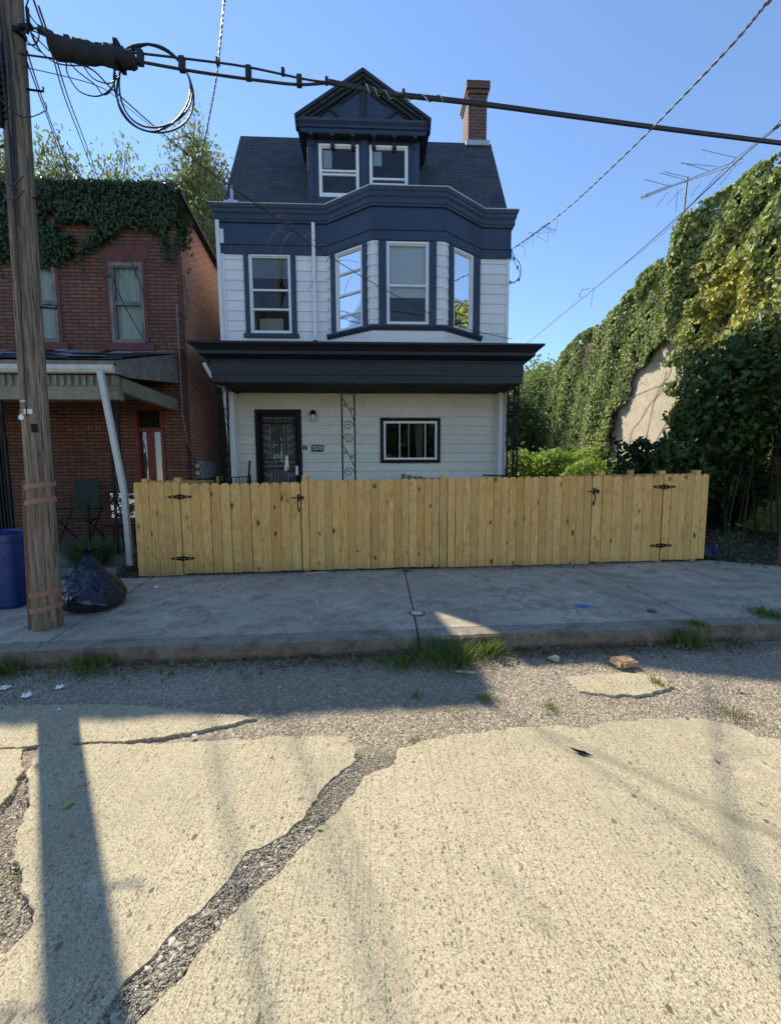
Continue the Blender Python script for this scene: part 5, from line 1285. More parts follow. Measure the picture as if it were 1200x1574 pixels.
# the vine mounds over the wall top
def wallpt(px, py): d_ = ray(px, py); t_ = (WX-.3)/d_.x; return (WX-.3, d_.y*t_, CAM_H+d_.z*t_)
cs, rs = [], []
for px, py, r_ in ((1085, 400, .42), (1110, 365, .5), (1140, 325, .5), (1175, 285, .5), (1200, 262, .5), (1160, 380, .7), (1120, 440, .6), (1200, 340, .7), (1180, 470, .6), (1075, 455, .45)):
    p = wallpt(px, py); cs.append((p[0]+.1, p[1]+.15, p[2]-.2)); rs.append((r_*.6, r_*.75, r_*.55))
blob_leaves(14000, cs, rs, (.06, .14), 'ivy_big', 'vine_foliage', iv2, axis=np.array([[-.1, -.1, -1.0]]), normal=np.array([[-1.0, -.6, .7]]), jit=.6, ar=.8)
cs, rs = [], []
for px, py, r_ in ((1030, 408, .3), (1000, 418, .45), (965, 448, .4), (935, 490, .4), (905, 505, .45), (870, 545, .5), (852, 580, .5), (845, 620, .4), (985, 440, .4)):
    d_ = ray(px, py); t_ = (WX-.15)/d_.x; cs.append((WX-.05, d_.y*t_, CAM_H+d_.z*t_-.2)); rs.append((r_*.5, r_*.8, r_*.5))
blob_leaves(11000, cs, rs, (.06, .14), 'ivy_wall', 'ivy_foliage', iv1, axis=np.array([[-.1, -.1, -1.0]]), normal=np.array([[-1.0, -.6, .7]]), jit=.6, ar=.8)
# aerial
ae = thing('tv_aerial', 'old television aerial on a thin mast above the ivy covered wall', 'aerial', (WX+.1, 11, 7.6))
AY = 10.4
mb = MB(); mb.tube([at(1046, 400, AY), at(1048, 350, AY), at(1056, 272, AY)], .022, 6); mb.build('mast', 'wire_grey', ae)
ba, bb = at(985, 304, AY-.4), at(1141, 244, AY+.5)
mb = MB(); mb.bar(ba, bb, .03); mb.bar(at(1030, 284, AY-.15)+Vector((0, 0, -.06)), bb+Vector((0, 0, -.10)), .022); mb.bar(ba.lerp(bb, .05), ba.lerp(bb, .27), .05, .07); mb.build('boom', 'alu', ae)
mb = MB()
for x0, y0, x1, y1 in ((991, 276, 1028, 286), (1014, 266, 1052, 276), (1020, 264, 1058, 273), (1047, 250, 1088, 262), (1047, 251, 1102, 256), (1078, 230, 1132, 243)): mb.tube([at(x0, y0, AY-.8), at(x1, y1, AY)], .007, 5)
for x0, y0, x1, y1 in ((1008, 318, 1026, 295), (1024, 314, 1048, 290), (1038, 325, 1041, 290), (1060, 302, 1076, 282), (1105, 285, 1130, 254)): mb.tube([at(x0, y0, AY+.5), at(x1, y1, AY)], .006, 5)
for i in range(5): p = ba.lerp(bb, i*.018); mb.bar(p-Vector((0, 0, .05)), p+Vector((0, 0, .05)), .01)
mb.build('element', 'wire_grey', ae)
# ================================================================== TREES, SHRUBS
def limb_tree(label, base, height, spread, n_limb, seed, leafmat, nleaf, lsize, name='tree', droop=.0, crown_r=.5, sparse=1.0, zmin=.45, trunk_r=.16, group=None, lx=0):
    rs_ = random.Random(seed); t = thing(name, label, 'tree', base, group)
    mb = MB(); B = Vector(base); tops_ = []; h1 = height*zmin
    P_ = [B, B+Vector((.1, 0, h1*.5)), B+Vector((lx*.3, .1, h1)), B+Vector((lx, .1, height*.8))]
    mb.tube(spl(P_, 4), [trunk_r*(1-.8*i/12) for i in range(13)], 8)
    for i in range(n_limb):
        f = rs_.random(); s = B.lerp(B+Vector((lx, 0, height*.8)), .45+.5*f); a = rs_.uniform(0, 6.283); out = spread*rs_.uniform(.45, 1)*(1-.45*f)
        e = s+Vector((math.cos(a)*out, math.sin(a)*out, height*rs_.uniform(.05, .28))); e.z = min(e.z, B.z+height)
        m_ = s.lerp(e, .5)+Vector((0, 0, .3)); L_ = spl([s, m_, e], 5); mb.tube(L_, [trunk_r*.35*(1-.85*k/10) for k in range(11)], 5); 
        for k in range(4, 11): tops_.append((L_[k], rs_.uniform(.4, 1)))
        for k in range(3):
            q = L_[rs_.randint(4, 10)]; b = q+Vector((rs_.gauss(0, 1), rs_.gauss(0, 1), rs_.uniform(-.6, .9)))*spread*.22; L2 = spl([q, q.lerp(b, .5)+Vector((0, 0, .1)), b], 3)
            mb.tube(L2, [.02*(1-.8*j/6)+.004 for j in range(7)], 4); tops_ += [(x, .8) for x in L2[2:]]
    mb.build('trunk', 'stem', t)
    T_ = np.array([tuple(p) for p, _ in tops_]); k = rng.integers(0, len(T_), int(nleaf)); 
    C = T_[k]+rng.normal(size=(len(k), 3))*np.array([crown_r, crown_r, crown_r*.9]); C[:, 2] -= np.abs(rng.normal(size=len(k)))*droop
    leaves('foliage', C, rng.uniform(*lsize, len(C)), leafmat, t, axis=np.array([[0, 0, -1.0]])*(1 if droop else .2), jit=.6, ar=.38 if droop else .6); return t
limb_tree('tall thin leafed tree behind the gap between the two houses', (-8.6, 19.5, 0), 17.4, 3.2, 70, 3, 'tree_l', 34000, (.12, .28), droop=.4, crown_r=.26, zmin=.3, group=None)
limb_tree('airy tree rising behind the brick roof near the middle', (-13.2, 20, 0), 17.0, 3.8, 64, 5, 'tree_l', 32000, (.12, .26), droop=.25, crown_r=.30, zmin=.4)
limb_tree('leafy tree behind the brick roof beside the utility pole', (-18.2, 20, 0), 18.2, 4.4, 78, 8, 'tree_l', 46000, (.12, .26), droop=.25, crown_r=.32, zmin=.4)
limb_tree('shorter tree seen low in the gap left of the blue house roof', (-7.2, 17.8, 0), 14.0, 2.3, 34, 14, 'tree_l', 13000, (.12, .24), droop=.5, crown_r=.35, zmin=.3)
limb_tree('bluish green tree far behind the right corner of the porch', (9.6, 27, 0), 8.6, 2.6, 30, 9, 'tree_d', 16000, (.16, .30), crown_r=.5, zmin=.3)
limb_tree('dark green tree standing behind the right porch post', (6.9, 20, 0), 5.7, 2.2, 26, 10, 'tree_d', 15000, (.12, .26), crown_r=.5, zmin=.2)
limb_tree('green tree at the far end of the ivy covered wall', (9.2, 21.5, 0), 8.0, 1.4, 22, 12, 'ivy_wall', 12000, (.14, .26), crown_r=.4, zmin=.3)
for i, (x_, y_, h_, lab) in enumerate(((-9.5, -13, 8.0, 'tree across the street facing the brick house'), (-3.2, -15, 9.0, 'tree across the street opposite the left end of the picket fence'), (2.8, -13.5, 7.6, 'tree across the street opposite the bay window'), (9, -15, 9.2, 'tree across the street opposite the ivy covered wall'))):
    limb_tree(lab, (x_, y_, -.1), h_, 3.0, 22, 30+i, 'tree_d', 5200, (.28, .5), crown_r=.6, zmin=.22, group='trees across the street')
# light green bush behind the fence
bu = thing('bush', 'bright light green bush just behind the fence right of the porch', 'bush', (6.8, 15.2, 0))
cs, rs = [], []
random.seed(6)
for i in range(30):
    x = 5.4+i*.095+random.uniform(-.1, .1); cs.append((x, 15.6+random.uniform(-.5, .5)-i*.04, 1.75+.22*math.sin(i*.5)+random.uniform(-.15, .15))); rs.append((.55, .6, .72+random.uniform(0, .12)))
for i in range(10): cs.append((6.9+i*.13, 13.0-i*.07, 1.5+random.uniform(-.1, .2))); rs.append((.4, .5, .55))
blob_leaves(26000, cs, rs, (.08, .16), 'bush', 'foliage', bu, axis=np.array([[0, -.2, .5]]), jit=.8, ar=.6)
mb = MB()
for i in range(12): x = 5.5+i*.22; mb.tube([(x, 15.4, 0), (x+random.uniform(-.3, .3), 15.3, 1.6)], .02, 5)
mb.build('stem', 'stem', bu)
# dark broad leafed shrub tree at the right
sh = thing('shrub_tree', 'dark broad leafed shrub tree in front of the tall wall at the right edge', 'tree', (7.0, 7.3, .2))
cs = [(6.75, 7.3, 3.55), (7.3, 7.2, 4.0), (7.9, 7.2, 4.1), (6.45, 7.3, 2.8), (6.0, 7.4, 2.05), (6.8, 7.0, 3.2), (7.6, 7.0, 3.3), (6.6, 7.4, 2.4), (7.4, 7.2, 2.4), (8.2, 7.2, 2.7), (8.4, 7.2, 3.8), (6.2, 7.6, 1.7), (7.2, 7.8, 1.6), (8.0, 7.8, 1.5)]
rs = [(.6, .7, .5), (.7, .7, .5), (.8, .7, .55), (.6, .6, .45), (.5, .5, .28), (.8, .7, .6), (.8, .7, .6), (.6, .6, .5), (.7, .7, .6), (.7, .7, .6), (.7, .7, .6), (.5, .5, .4), (.6, .4, .5), (.6, .4, .5)]
blob_leaves(11500, cs, rs, (.07, .19), 'shrub', 'foliage', sh, axis=np.array([[-.4, -.4, -.7]]), normal=np.array([[-.3, -.4, .9]]), jit=.85, ar=.58, fold=.2)
mb = MB(); random.seed(12)
for i in range(16):
    x = random.uniform(6.1, 8.6); y = random.uniform(7.0, 8.0); dx_ = random.uniform(-.5, .4)
    mb.tube(spl([(x, y, .1), (x+dx_*.4, y, 1.3), (x+dx_, y-.1, 2.9)], 4), [.024*(1-.6*k/8)*random.uniform(.6, 1.1) for k in range(9)], 6)
mb.build('trunk', 'darkstem', sh)
# undergrowth dark mass behind
un = thing('undergrowth', 'dense dark undergrowth below the shrub tree beyond the fence end', 'bush', (7.5, 8.3, .2))
cs = [(x, y_, z_) for x in np.arange(5.9, 9.6, .55) for y_, z_ in ((8.3, 1.0), (8.6, 1.9))]; rs = [(.5, .35, .6)]*len(cs)
blob_leaves(9000, cs, rs, (.08, .17), 'ivy_brick', 'foliage', un, jit=.9, ar=.6)
mb = MB(); 
for i in range(12): x = 6+i*.28; mb.tube([(x, 8.4, .1), (x+.1, 8.4, 1.6)], .015, 5)
mb.build('stem', 'stem', un)
# thin rusty post at the right edge
ps = thing('metal_post', 'thin rusty metal post standing at the right edge', 'post', tuple(at(1193, 880, 5.6)))
pc = at(1195, 880, 5.6); MB().tube([(pc.x, 5.6, .1), (pc.x, 5.6, at(1195, 590, 5.6).z)], .022, 8).build('post_tube', 'rust', ps)
mb = MB(); 
for z in (1.5, 2.2, 2.75): mb.lathe((pc.x, 5.6, z), [(.028, 0), (.028, .04)], 10)
mb.build('post_clamp', 'rust', ps)
# blue tarp scrap, sapling
def crumple(name, c, sx, sy, sz, mat, label, cat, n=7, seed=1, group=None):
    r = np.random.default_rng(seed); V = []; F_ = []
    for i in range(n):
        for j in range(n):
            u, v = i/(n-1)-.5, j/(n-1)-.5; V.append((c[0]+u*sx+r.normal()*sx*.05, c[1]+v*sy+r.normal()*sy*.05, c[2]+abs(r.normal())*sz*.5*(1-(2*u)**2)*(1-(2*v)**2)+sz*.06))
    F_ = [(i*n+j, (i+1)*n+j, (i+1)*n+j+1, i*n+j+1) for i in range(n-1) for j in range(n-1)]
    o = MB().add(V, F_).build(name, mat); tag(o, label, cat, group); return o
tp = at(1098, 815, 6.3); crumple('plastic_sheet', (tp.x+.05, 6.4, .22), .6, .5, .5, 'bluesheet', 'crumpled dark blue plastic sheet on the dirt beyond the fence end', 'sheet', seed=4)
def tuft(name, x, y, z, n, h, spread, label, mat='grass', w=.008, cat='grass', group=None, bend=.6):
    b = np.array([x, y, z])+np.c_[rng.normal(size=(n, 2))*spread*.35, np.zeros(n)]; a = rng.uniform(0, 2*np.pi, n); hh = h*rng.uniform(.45, 1.05, n)
    out = (np.c_[b[:, 0]-x, b[:, 1]-y]/max(spread, .01)+np.c_[np.cos(a), np.sin(a)]*.6)*bend*hh[:, None]
    V = []; S = 4
    side = np.c_[-np.sin(a), np.cos(a), np.zeros(n)]
    for k in range(S+1):
        t = k/S; p = b+np.c_[out*(t**1.7), hh*(t-.28*t**3*bend)]
        wd2 = w*(1-t**1.5)*rng.uniform(.7, 1.2, n)[:, None]
        V += [p-side*wd2/2, p+side*wd2/2]
    V = np.stack(V, 1).reshape(-1, 3); bi = (np.arange(n)*2*(S+1))[:, None]
    Fc = np.concatenate([bi+np.array([[2*k, 2*k+1, 2*k+3, 2*k+2]]) for k in range(S)], 0)
    o = np_mesh(name, V, Fc, mat); tag(o, label, cat, group); return o
GK = 'grass tufts growing along the kerb'
def kpt(px, py, z=0): p = gnd(px, py, z); return p.x, p.y, p.z
for (px, py, n, h, sp_, lab, z) in (
    (150, 1020, 520, .17, .28, 'wide grass tuft at the kerb foot right of the utility pole', 0.02),
    (12, 1030, 260, .16, .16, 'grass tuft at the kerb foot in the left corner', 0.02),
    (690, 1012, 900, .19, .34, 'biggest grass clump at the kerb foot below the sunlit triangle', 0.02),
    (755, 1003, 260, .20, .14, 'bright lit grass tuft at the right end of the biggest clump', 0.02),
    (615, 1020, 240, .12, .20, 'low grass tuft left of the biggest clump by the kerb joint', 0.02),
    (1045, 985, 560, .20, .22, 'grass clump at the kerb foot towards the right', 0.02),
    (1070, 960, 160, .07, .14, 'small grass patch on the kerb top towards the right', .16),
    (1180, 945, 380, .08, .24, 'low grass strip on the sidewalk at the right edge', .16),
    (1000, 940, 60, .05, .05, 'tiny grass sprig on the sidewalk near the right', .16)):
    x, y, zz = kpt(px, py, z); tuft('grass_tuft', x, y, zz-.005, n, h, sp_, lab, group=GK)
    if px in (690, 150, 1045):
        pass
for (px, py, n, h, sp_, lab) in ((745, 1075, 90, .06, .07, 'small yellowish weed in the gravel left of the pale patch'), (845, 1088, 90, .04, .10, 'low dry weed in the gravel below the pale patch'), (640, 1070, 60, .05, .08, 'sprig of weed in the shaded gravel'),
    (1010, 1050, 70, .07, .08, 'dry weed stalks right of the pale concrete patch'), (700, 1100, 60, .035, .12, 'flat dry weed just above the big slab'), (1130, 1100, 120, .05, .16, 'yellow dry grass at the right in the gravel')):
    x, y, zz = kpt(px, py, 0); tuft('weed', x, y, zz-.005, n, h, sp_, lab, 'drygrass' if 'dry' in lab else 'grass', .006, 'weed', 'weeds scattered in the roadside gravel')
for (px, py, n, h, sp_, lab) in ((470, 1262, 26, .03, .03, 'tiny weed sprouting in the diagonal road crack'), (640, 1140, 60, .035, .08, 'small weed at the head of the diagonal crack'), (18, 1350, 50, .03, .06, 'tiny weed in the gravel hole at the left edge')):
    x, y, zz = kpt(px, py, 0); tuft('weed', x, y, zz-.005, n, h, sp_, lab, 'grass', .005, 'weed', 'weeds in the broken road')
x, y, zz = kpt(620, 878, .165); tuft('weed', x+.02, y-.03, zz, 70, .09, .08, 'green weed at the foot of the picket fence', 'grass', .008, 'weed')
# ground ivy / low cover at the far left kerb foot
tuft('ground_cover', -3.55, 3.17, -.03, 1500, .045, 1.1, 'low green weeds spreading in the gutter at the left', 'grass', .014, 'ground cover').__setitem__('kind', 'stuff')
pl = gnd(140, 862, .12); pl.x = at(135, 830, 6.3).x; pt = thing('spider_plant', 'arching green plant on the step before the brick porch', 'plant', (pl.x, 6.3, .22))
o = tuft('foliage', pl.x+.03, 6.3, .26, 900, .56, .28, '', 'plant', .016, bend=.9); 
for k in ('label', 'category'): del o[k]
o.parent = pt; o.matrix_parent_inverse = world_of(pt).inverted()
MB().lathe((pl.x+.03, 6.3, .222), [(.10, 0), (.13, .14), (.135, .15)], 14).build('pot', 'redstone', pt)
sa = at(1125, 800, 6.0); sap = thing('sapling', 'small leafy sapling in the dirt right of the fence end', 'plant', (sa.x, 6.0, .2))
C = np.array([sa.x, 6.0, .48])+rng.normal(size=(170, 3))*np.array([.10, .10, .14]); leaves('foliage', C, rng.uniform(.04, .08, 170), 'plant', sap, jit=.8)
MB().tube([(sa.x, 6, .15), (sa.x+.02, 6, .62)], .007, 5).build('stem', 'stem', sap)
ww = thing('weed_patch', 'low weeds on the dirt at the right edge behind the sidewalk', 'weed', (6.9, 5.6, .2)); C = np.array([6.9, 5.75, .26])+rng.normal(size=(500, 3))*np.array([.55, .22, .04]); leaves('foliage', C, rng.uniform(.03, .07, 500), 'plant', ww, jit=.8)

# ================================================================== PORCH AND KERBSIDE OBJECTS
def bag(name, c, sx, sy, sz, label, seed, knot=True, lean=(0, 0)):
    r = np.random.default_rng(seed); bm = bmesh.new(); bmesh.ops.create_icosphere(bm, subdivisions=5, radius=1)
    ph = r.uniform(0, 6.28, 12)
    for v in bm.verts:
        p = v.co.copy(); z = p.z; a = math.atan2(p.y, p.x); hgt = (z+1)/2
        rad_ = (1-.98*max(0, hgt-.22)**1.35) if hgt > .22 else 1.0
        pleat = 1+(.03+.06*hgt**2)*abs(math.sin(a*4.5+ph[0]+z*1.6))+.05*math.sin(a*3+ph[1]-z*3)+.05*math.sin(a*2+ph[2]+z*3)+.012*math.sin(a*13+z*6+ph[3])
        lum = 1+.08*math.sin(p.x*4+ph[4])*math.sin(p.z*5+ph[5])+.015*math.sin(p.y*13+p.z*11+ph[6])
        v.co = Vector((p.x*rad_*pleat*lum*sx+lean[0]*hgt**1.5, p.y*rad_*pleat*lum*sy+lean[1]*hgt**1.5, (max(-.82, z)*lum+.82)/1.82*sz))
    t = thing(name, label, 'rubbish bag', c)
    me = bpy.data.meshes.new('bag_body'); bm.to_mesh(me); bm.free(); me.materials.append(M['bag']); me.polygons.foreach_set('use_smooth', [True]*len(me.polygons))
    o = bpy.data.objects.new('bag_body', me); COL.objects.link(o); o.parent = t
    if knot:
        mb = MB(); n = 26; vs = []
        for i in range(n):
            a = 2*math.pi*i/n; rr = .035+.012*math.sin(i*2.1); r2 = .10+.04*math.sin(i*1.7+seed)
            vs += [(math.cos(a)*rr+lean[0], math.sin(a)*rr+lean[1], sz*.93), (math.cos(a)*rr*.8+lean[0], math.sin(a)*rr*.8+lean[1], sz*1.02), (math.cos(a)*r2+lean[0], math.sin(a)*r2+lean[1], sz*1.10+.03*math.sin(i*2.7))]
        mb.add(vs, [(3*i+k, 3*((i+1) % n)+k, 3*((i+1) % n)+k+1, 3*i+k+1) for i in range(n) for k in (0, 1)])
        k = mb.build('bag_neck', 'bag', None, smooth=True); k.parent = t
    return t
bag('rubbish_bag', (-3.24, 4.55, .10), .33, .40, .50, 'low slumped black rubbish bag on the sidewalk right of the pole', 2, knot=False, lean=(-.17, .05))
bag('rubbish_bag', (-3.50, 4.80, .10), .24, .26, .60, 'taller tied black rubbish bag standing close behind the pole', 5, lean=(-.02, .02))
# recycling bin
bn = thing('recycling_bin', 'open blue plastic recycling bin behind the utility pole', 'bin', (-4.42, 4.8, .08))
mb = MB(); n = 28
def rr_(cx, cy, hx, hy, r, k=7):
    out = []
    for (sx, sy, a0) in ((1, 1, 0), (-1, 1, 90), (-1, -1, 180), (1, -1, 270)):
        for i in range(k): a = R(a0+90*i/(k-1)); out.append((cx+sx*(hx-r)+r*math.cos(a), cy+sy*(hy-r)+r*math.sin(a)))
    return out
bcx, bcy = -4.42, 4.78
lv = [(.21, .21, .09), (.23, .23, .14), (.285, .29, .90), (.305, .31, .905), (.31, .315, .98), (.295, .30, .985), (.275, .28, .97), (.215, .22, .16)]
vs = []; 
for hx, hy, z in lv: vs += [(x, y, z) for x, y in rr_(bcx, bcy, hx, hy, .07)]
m_ = 28; fs = [(i*m_+j, i*m_+(j+1) % m_, (i+1)*m_+(j+1) % m_, (i+1)*m_+j) for i in range(len(lv)-1) for j in range(m_)]+[tuple(range(m_)), tuple((len(lv)-1)*m_+j for j in range(m_))]
mb.add(vs, fs).build('bin_body', 'bin', bn, smooth=False, bevel=.004)
mb = MB(); yf = bcy-.262
mb.bar((bcx+.06, yf+.03, .20), (bcx+.065, yf-.022, .70), .02, .02); mb.bar((bcx+.065, yf-.022, .70), (bcx+.20, yf-.022, .70), .02, .02); mb.build('bin_rib', 'binlight', bn, bevel=.004)
# chairs on the brick porch
chr_ = thing('folding_chair', 'dark green webbed lawn chair against the brick porch wall', 'chair', (-5.75, 8.0, .36))
cx_ = at(127, 760, 7.9).x
mb = MB(); mb.prism([(cx_-.25, 1.0), (cx_+.25, 1.0), (cx_+.24, 1.55), (cx_+.21, 1.60), (cx_-.21, 1.60), (cx_-.24, 1.55)], 'y', 8.02, 8.06); mb.xf(T(0, 0, 0)).build('backrest', 'greenfab', chr_, bevel=.01)
MB().box(cx_-.25, cx_+.25, 7.58, 8.0, .80, .84).build('seat', 'greenfab', chr_, bevel=.01)
for sx in (-1, 1):
    MB().tube([(cx_+sx*.28, 7.58, .37), (cx_+sx*.28, 8.0, 1.02)], .013, 6).build('leg', 'iron', chr_); MB().tube([(cx_+sx*.28, 8.1, .37), (cx_+sx*.28, 7.62, .82)], .013, 6).build('leg', 'iron', chr_)
    MB().box(cx_+sx*.29-.025, cx_+sx*.29+.025, 7.6, 8.02, 1.02, 1.05).build('armrest', 'greenfab', chr_, bevel=.006)
cx2 = at(182, 780, 6.95).x; pc_ = thing('patio_chair', 'openwork black and white patio chair behind the brick porch post', 'chair', (cx2, 7.0, .36))
mb = MB(); random.seed(3); MBk = MB()
MBk.box(cx2-.22, cx2+.20, 7.10, 7.115, .92, 1.36); MBk.build('backrest', 'alu', pc_)
for i in range(34): spiral(mb, (cx2+random.uniform(-.2, .18), 7.09, random.uniform(.95, 1.33)), .05, random.uniform(0, 6), 1.2, .010, 1, n=9)
mb.build('scrollwork', 'iron', pc_)
MB().box(cx2-.22, cx2+.2, 6.75, 7.1, .78, .80).build('seat', 'iron', pc_)
for sx in (-.2, .18):
    for y_ in (6.77, 7.08): MB().tube([(cx2+sx, y_, .37), (cx2+sx*.9, y_, .8)], .011, 5).build('leg', 'iron', pc_)
MB().tube([(at(134, 760, 7.2).x, 7.2, .37), (at(134, 760, 7.2).x, 7.2, 1.2)], .02, 6).build('walking_stick', 'iron').__setitem__('label', 'dark upright stick standing on the brick porch floor')
bpy.data.objects['walking_stick']['category'] = 'stick'
# bench and cane on the blue porch
be = thing('porch_bench', 'dark slatted bench whose back shows above the fence under the sliding window', 'bench', (1.1, 8.8, .78))
mb = MB()
for i in range(9):
    x = .62+i*.13; z = 1.70-.02*i if i < 5 else 1.62-.012*i+.06
    mb.box(x, x+.11, 8.84+.01*i, 8.86+.01*i, 1.15, z-.005*(i % 3))
mb.build('backrest', 'greywood', be); MB().box(.62, 1.80, 8.45, 8.86, 1.12, 1.15).build('seat', 'greywood', be)
for x in (.66, 1.74):
    for y_ in (8.48, 8.82): MB().box(x-.02, x+.02, y_-.02, y_+.02, .78, 1.12).build('leg', 'iron', be)
tag(MB().bar((-2.93, 8.9, .78), (-2.90, 9.2, 2.03), .035).build('broom_handle', 'black'), 'black broom handle leaning by the left end of the blue porch', 'broom')
# small things on the sidewalk and in the gutter
def litter(px, py, z, s, mat, label, cat, seed, sz=.35, name='paper_scrap', group=None):
    p = gnd(px, py, z); return crumple(name, (p.x, p.y, p.z+.002), s*.62, s*.55, s*sz*1.1, mat, label, cat, 6, seed, group)
GP = 'paper scraps littering the street'
litter(240, 903, .16, .09, 'paper', 'white paper scrap on the sidewalk near the left gate', 'litter', 1, .6, group=GP)
litter(8, 1058, .0, .10, 'paper', 'white paper scrap in the gutter at the left edge', 'litter', 2, .3, group=GP)
litter(42, 1070, .0, .09, 'paper', 'white scrap in the gutter grass, second from the left', 'litter', 3, .5, group=GP)
litter(92, 1057, .0, .08, 'paper', 'pale scrap at the end of the gutter grass', 'litter', 4, .4, group=GP)
litter(91, 1091, .0, .03, 'paper', 'small white scrap on the shaded asphalt by the pole shadow', 'litter', 5, .4, group=GP)
litter(299, 1131, .0, .045, 'paper', 'small white scrap on the gravel by the slab edge', 'litter', 6, .3, group=GP)
litter(185, 933, .16, .03, 'paper', 'tiny white scrap on the sidewalk joint', 'litter', 7, .4, group=GP)
p = gnd(893, 932, .156); mb = MB(); mb.add([(p.x+.075*math.cos(a)*k, p.y+.05*math.sin(a)*k, p.z+.004+.012*(k == .6)) for k in (1, .6) for a in np.linspace(0, 6.283, 15)[:-1]], [(j, (j+1) % 14, 14+(j+1) % 14, 14+j) for j in range(14)]+[tuple(range(14, 28))])
mb.tube([(p.x+.06, p.y-.01, p.z+.01), (p.x+.13, p.y-.03, p.z+.008), (p.x+.15, p.y-.07, p.z+.006)], .004, 5)
tag(mb.build('plastic_disc', 'blue_scrap'), 'small flattened blue lid on the sidewalk', 'litter')
p = gnd(641, 943, .156); vc = thing('valve_cover', 'round iron water valve cover set in the sidewalk joint', 'cover', tuple(p))
MB().lathe((p.x, p.y, p.z-.01), [(.085, 0), (.085, .018), (.072, .02), (.072, .014)], 24).build('rim', 'rust', vc); MB().lathe((p.x, p.y, p.z-.01), [(.068, 0), (.068, .019), (.05, .021)], 24).build('lid', 'tan', vc)
def rock(px, py, s, mat, label, seed, flat=.6, name='rock', cat='rock', rot=0, box=False):
    p = gnd(px, py, 0); r = np.random.default_rng(seed); bm = bmesh.new()
    if box: bmesh.ops.create_cube(bm, size=1); bmesh.ops.bevel(bm, geom=bm.edges[:], offset=.12, segments=2, affect='EDGES'); bmesh.ops.subdivide_edges(bm, edges=bm.edges[:], cuts=2)
    else: bmesh.ops.create_icosphere(bm, subdivisions=3, radius=.5)
    ph = r.uniform(0, 6, 6)
    for v in bm.verts:
        c = v.co; k = 1+.14*math.sin(c.x*9+ph[0])+.12*math.sin(c.y*8+ph[1]+c.z*5)+.05*math.sin(c.z*23+c.x*19+ph[2]); v.co = Vector((c.x*k*s, c.y*k*s*.75, c.z*k*s*flat))
    me = bpy.data.meshes.new(name); bm.to_mesh(me); bm.free(); me.materials.append(M[mat]); o = bpy.data.objects.new(name, me); COL.objects.link(o)
    o.location = (p.x, p.y, p.z+s*flat*.38); o.rotation_euler = (0, .06, rot); tag(o, label, cat); return o
rock(852, 1016, .10, 'rock', 'pale grey stone in the gutter right of the grass clump', 3)
rock(957, 1022, .17, 'brickchunk', 'broken tan brick lying in the gutter', 5, .38, 'broken_brick', 'brick', .3, True)
rock(1172, 902, .05, 'rock', 'small stone on the sidewalk at the right', 7); rock(1133, 1060, .04, 'rock', 'small dark pebble in the gravel at the right', 8)
p = gnd(485, 882, .16); tag(MB().bar((p.x-.16, p.y-.02, p.z+.01), (p.x+.18, p.y+.05, p.z+.016), .02, .012).build('wood_stick', 'tan'), 'thin pale wood strip on the sidewalk at the left gate foot', 'stick')
p = gnd(700, 1033, 0); tag(MB().bar((p.x, p.y, p.z+.01), (p.x+.15, p.y-.05, p.z+.02), .018, .01).build('wood_stick', 'tan'), 'pale stick lying in the gravel below the biggest grass clump', 'stick')
p = gnd(895, 1160, .012); mb = MB(); mb.add([(p.x-.06, p.y+.05, p.z+.012), (p.x+.01, p.y+.008, p.z+.016), (p.x+.055, p.y-.02, p.z+.004), (p.x-.012, p.y-.004, p.z+.004)], [(0, 1, 2), (0, 3, 2)])
tag(mb.build('leaf_blade', 'iron'), 'dark pointed leaf lying on the big concrete slab', 'leaf')
def fallen(px, py, s, mat, label, seed):
    p = gnd(px, py, .012); r = random.Random(seed); a = r.uniform(0, 6.28); o_ = MB()
    ca, sa_ = math.cos(a), math.sin(a); pts = [(-.5, 0, .0), (-.2, .3, .12), (.2, .26, .10), (.55, 0, .02), (.2, -.26, .12), (-.2, -.3, .08)]
    o_.add([(p.x+s*(u*ca-v*sa_), p.y+s*(u*sa_+v*ca), p.z+.003+s*w_) for u, v, w_ in pts], [(0, 1, 2, 3), (0, 3, 4, 5)])
    tag(o_.build('fallen_leaf', mat), label, 'leaf', 'fallen leaves on the road'); return o_
fallen(106, 1238, .055, 'bush', 'curled green leaf lying inside the pole shadow', 1); fallen(491, 1274, .028, 'bush', 'bright green leaf at the edge of the diagonal gravel crack', 2)
fallen(1100, 1170, .03, 'leaflitter', 'small dark leaf on the big slab at the right', 3); fallen(1053, 1103, .035, 'leaflitter', 'brown curled leaf at the far edge of the big slab', 4); fallen(335, 1240, .02, 'drygrass', 'tiny yellow leaf on the left slab', 5)

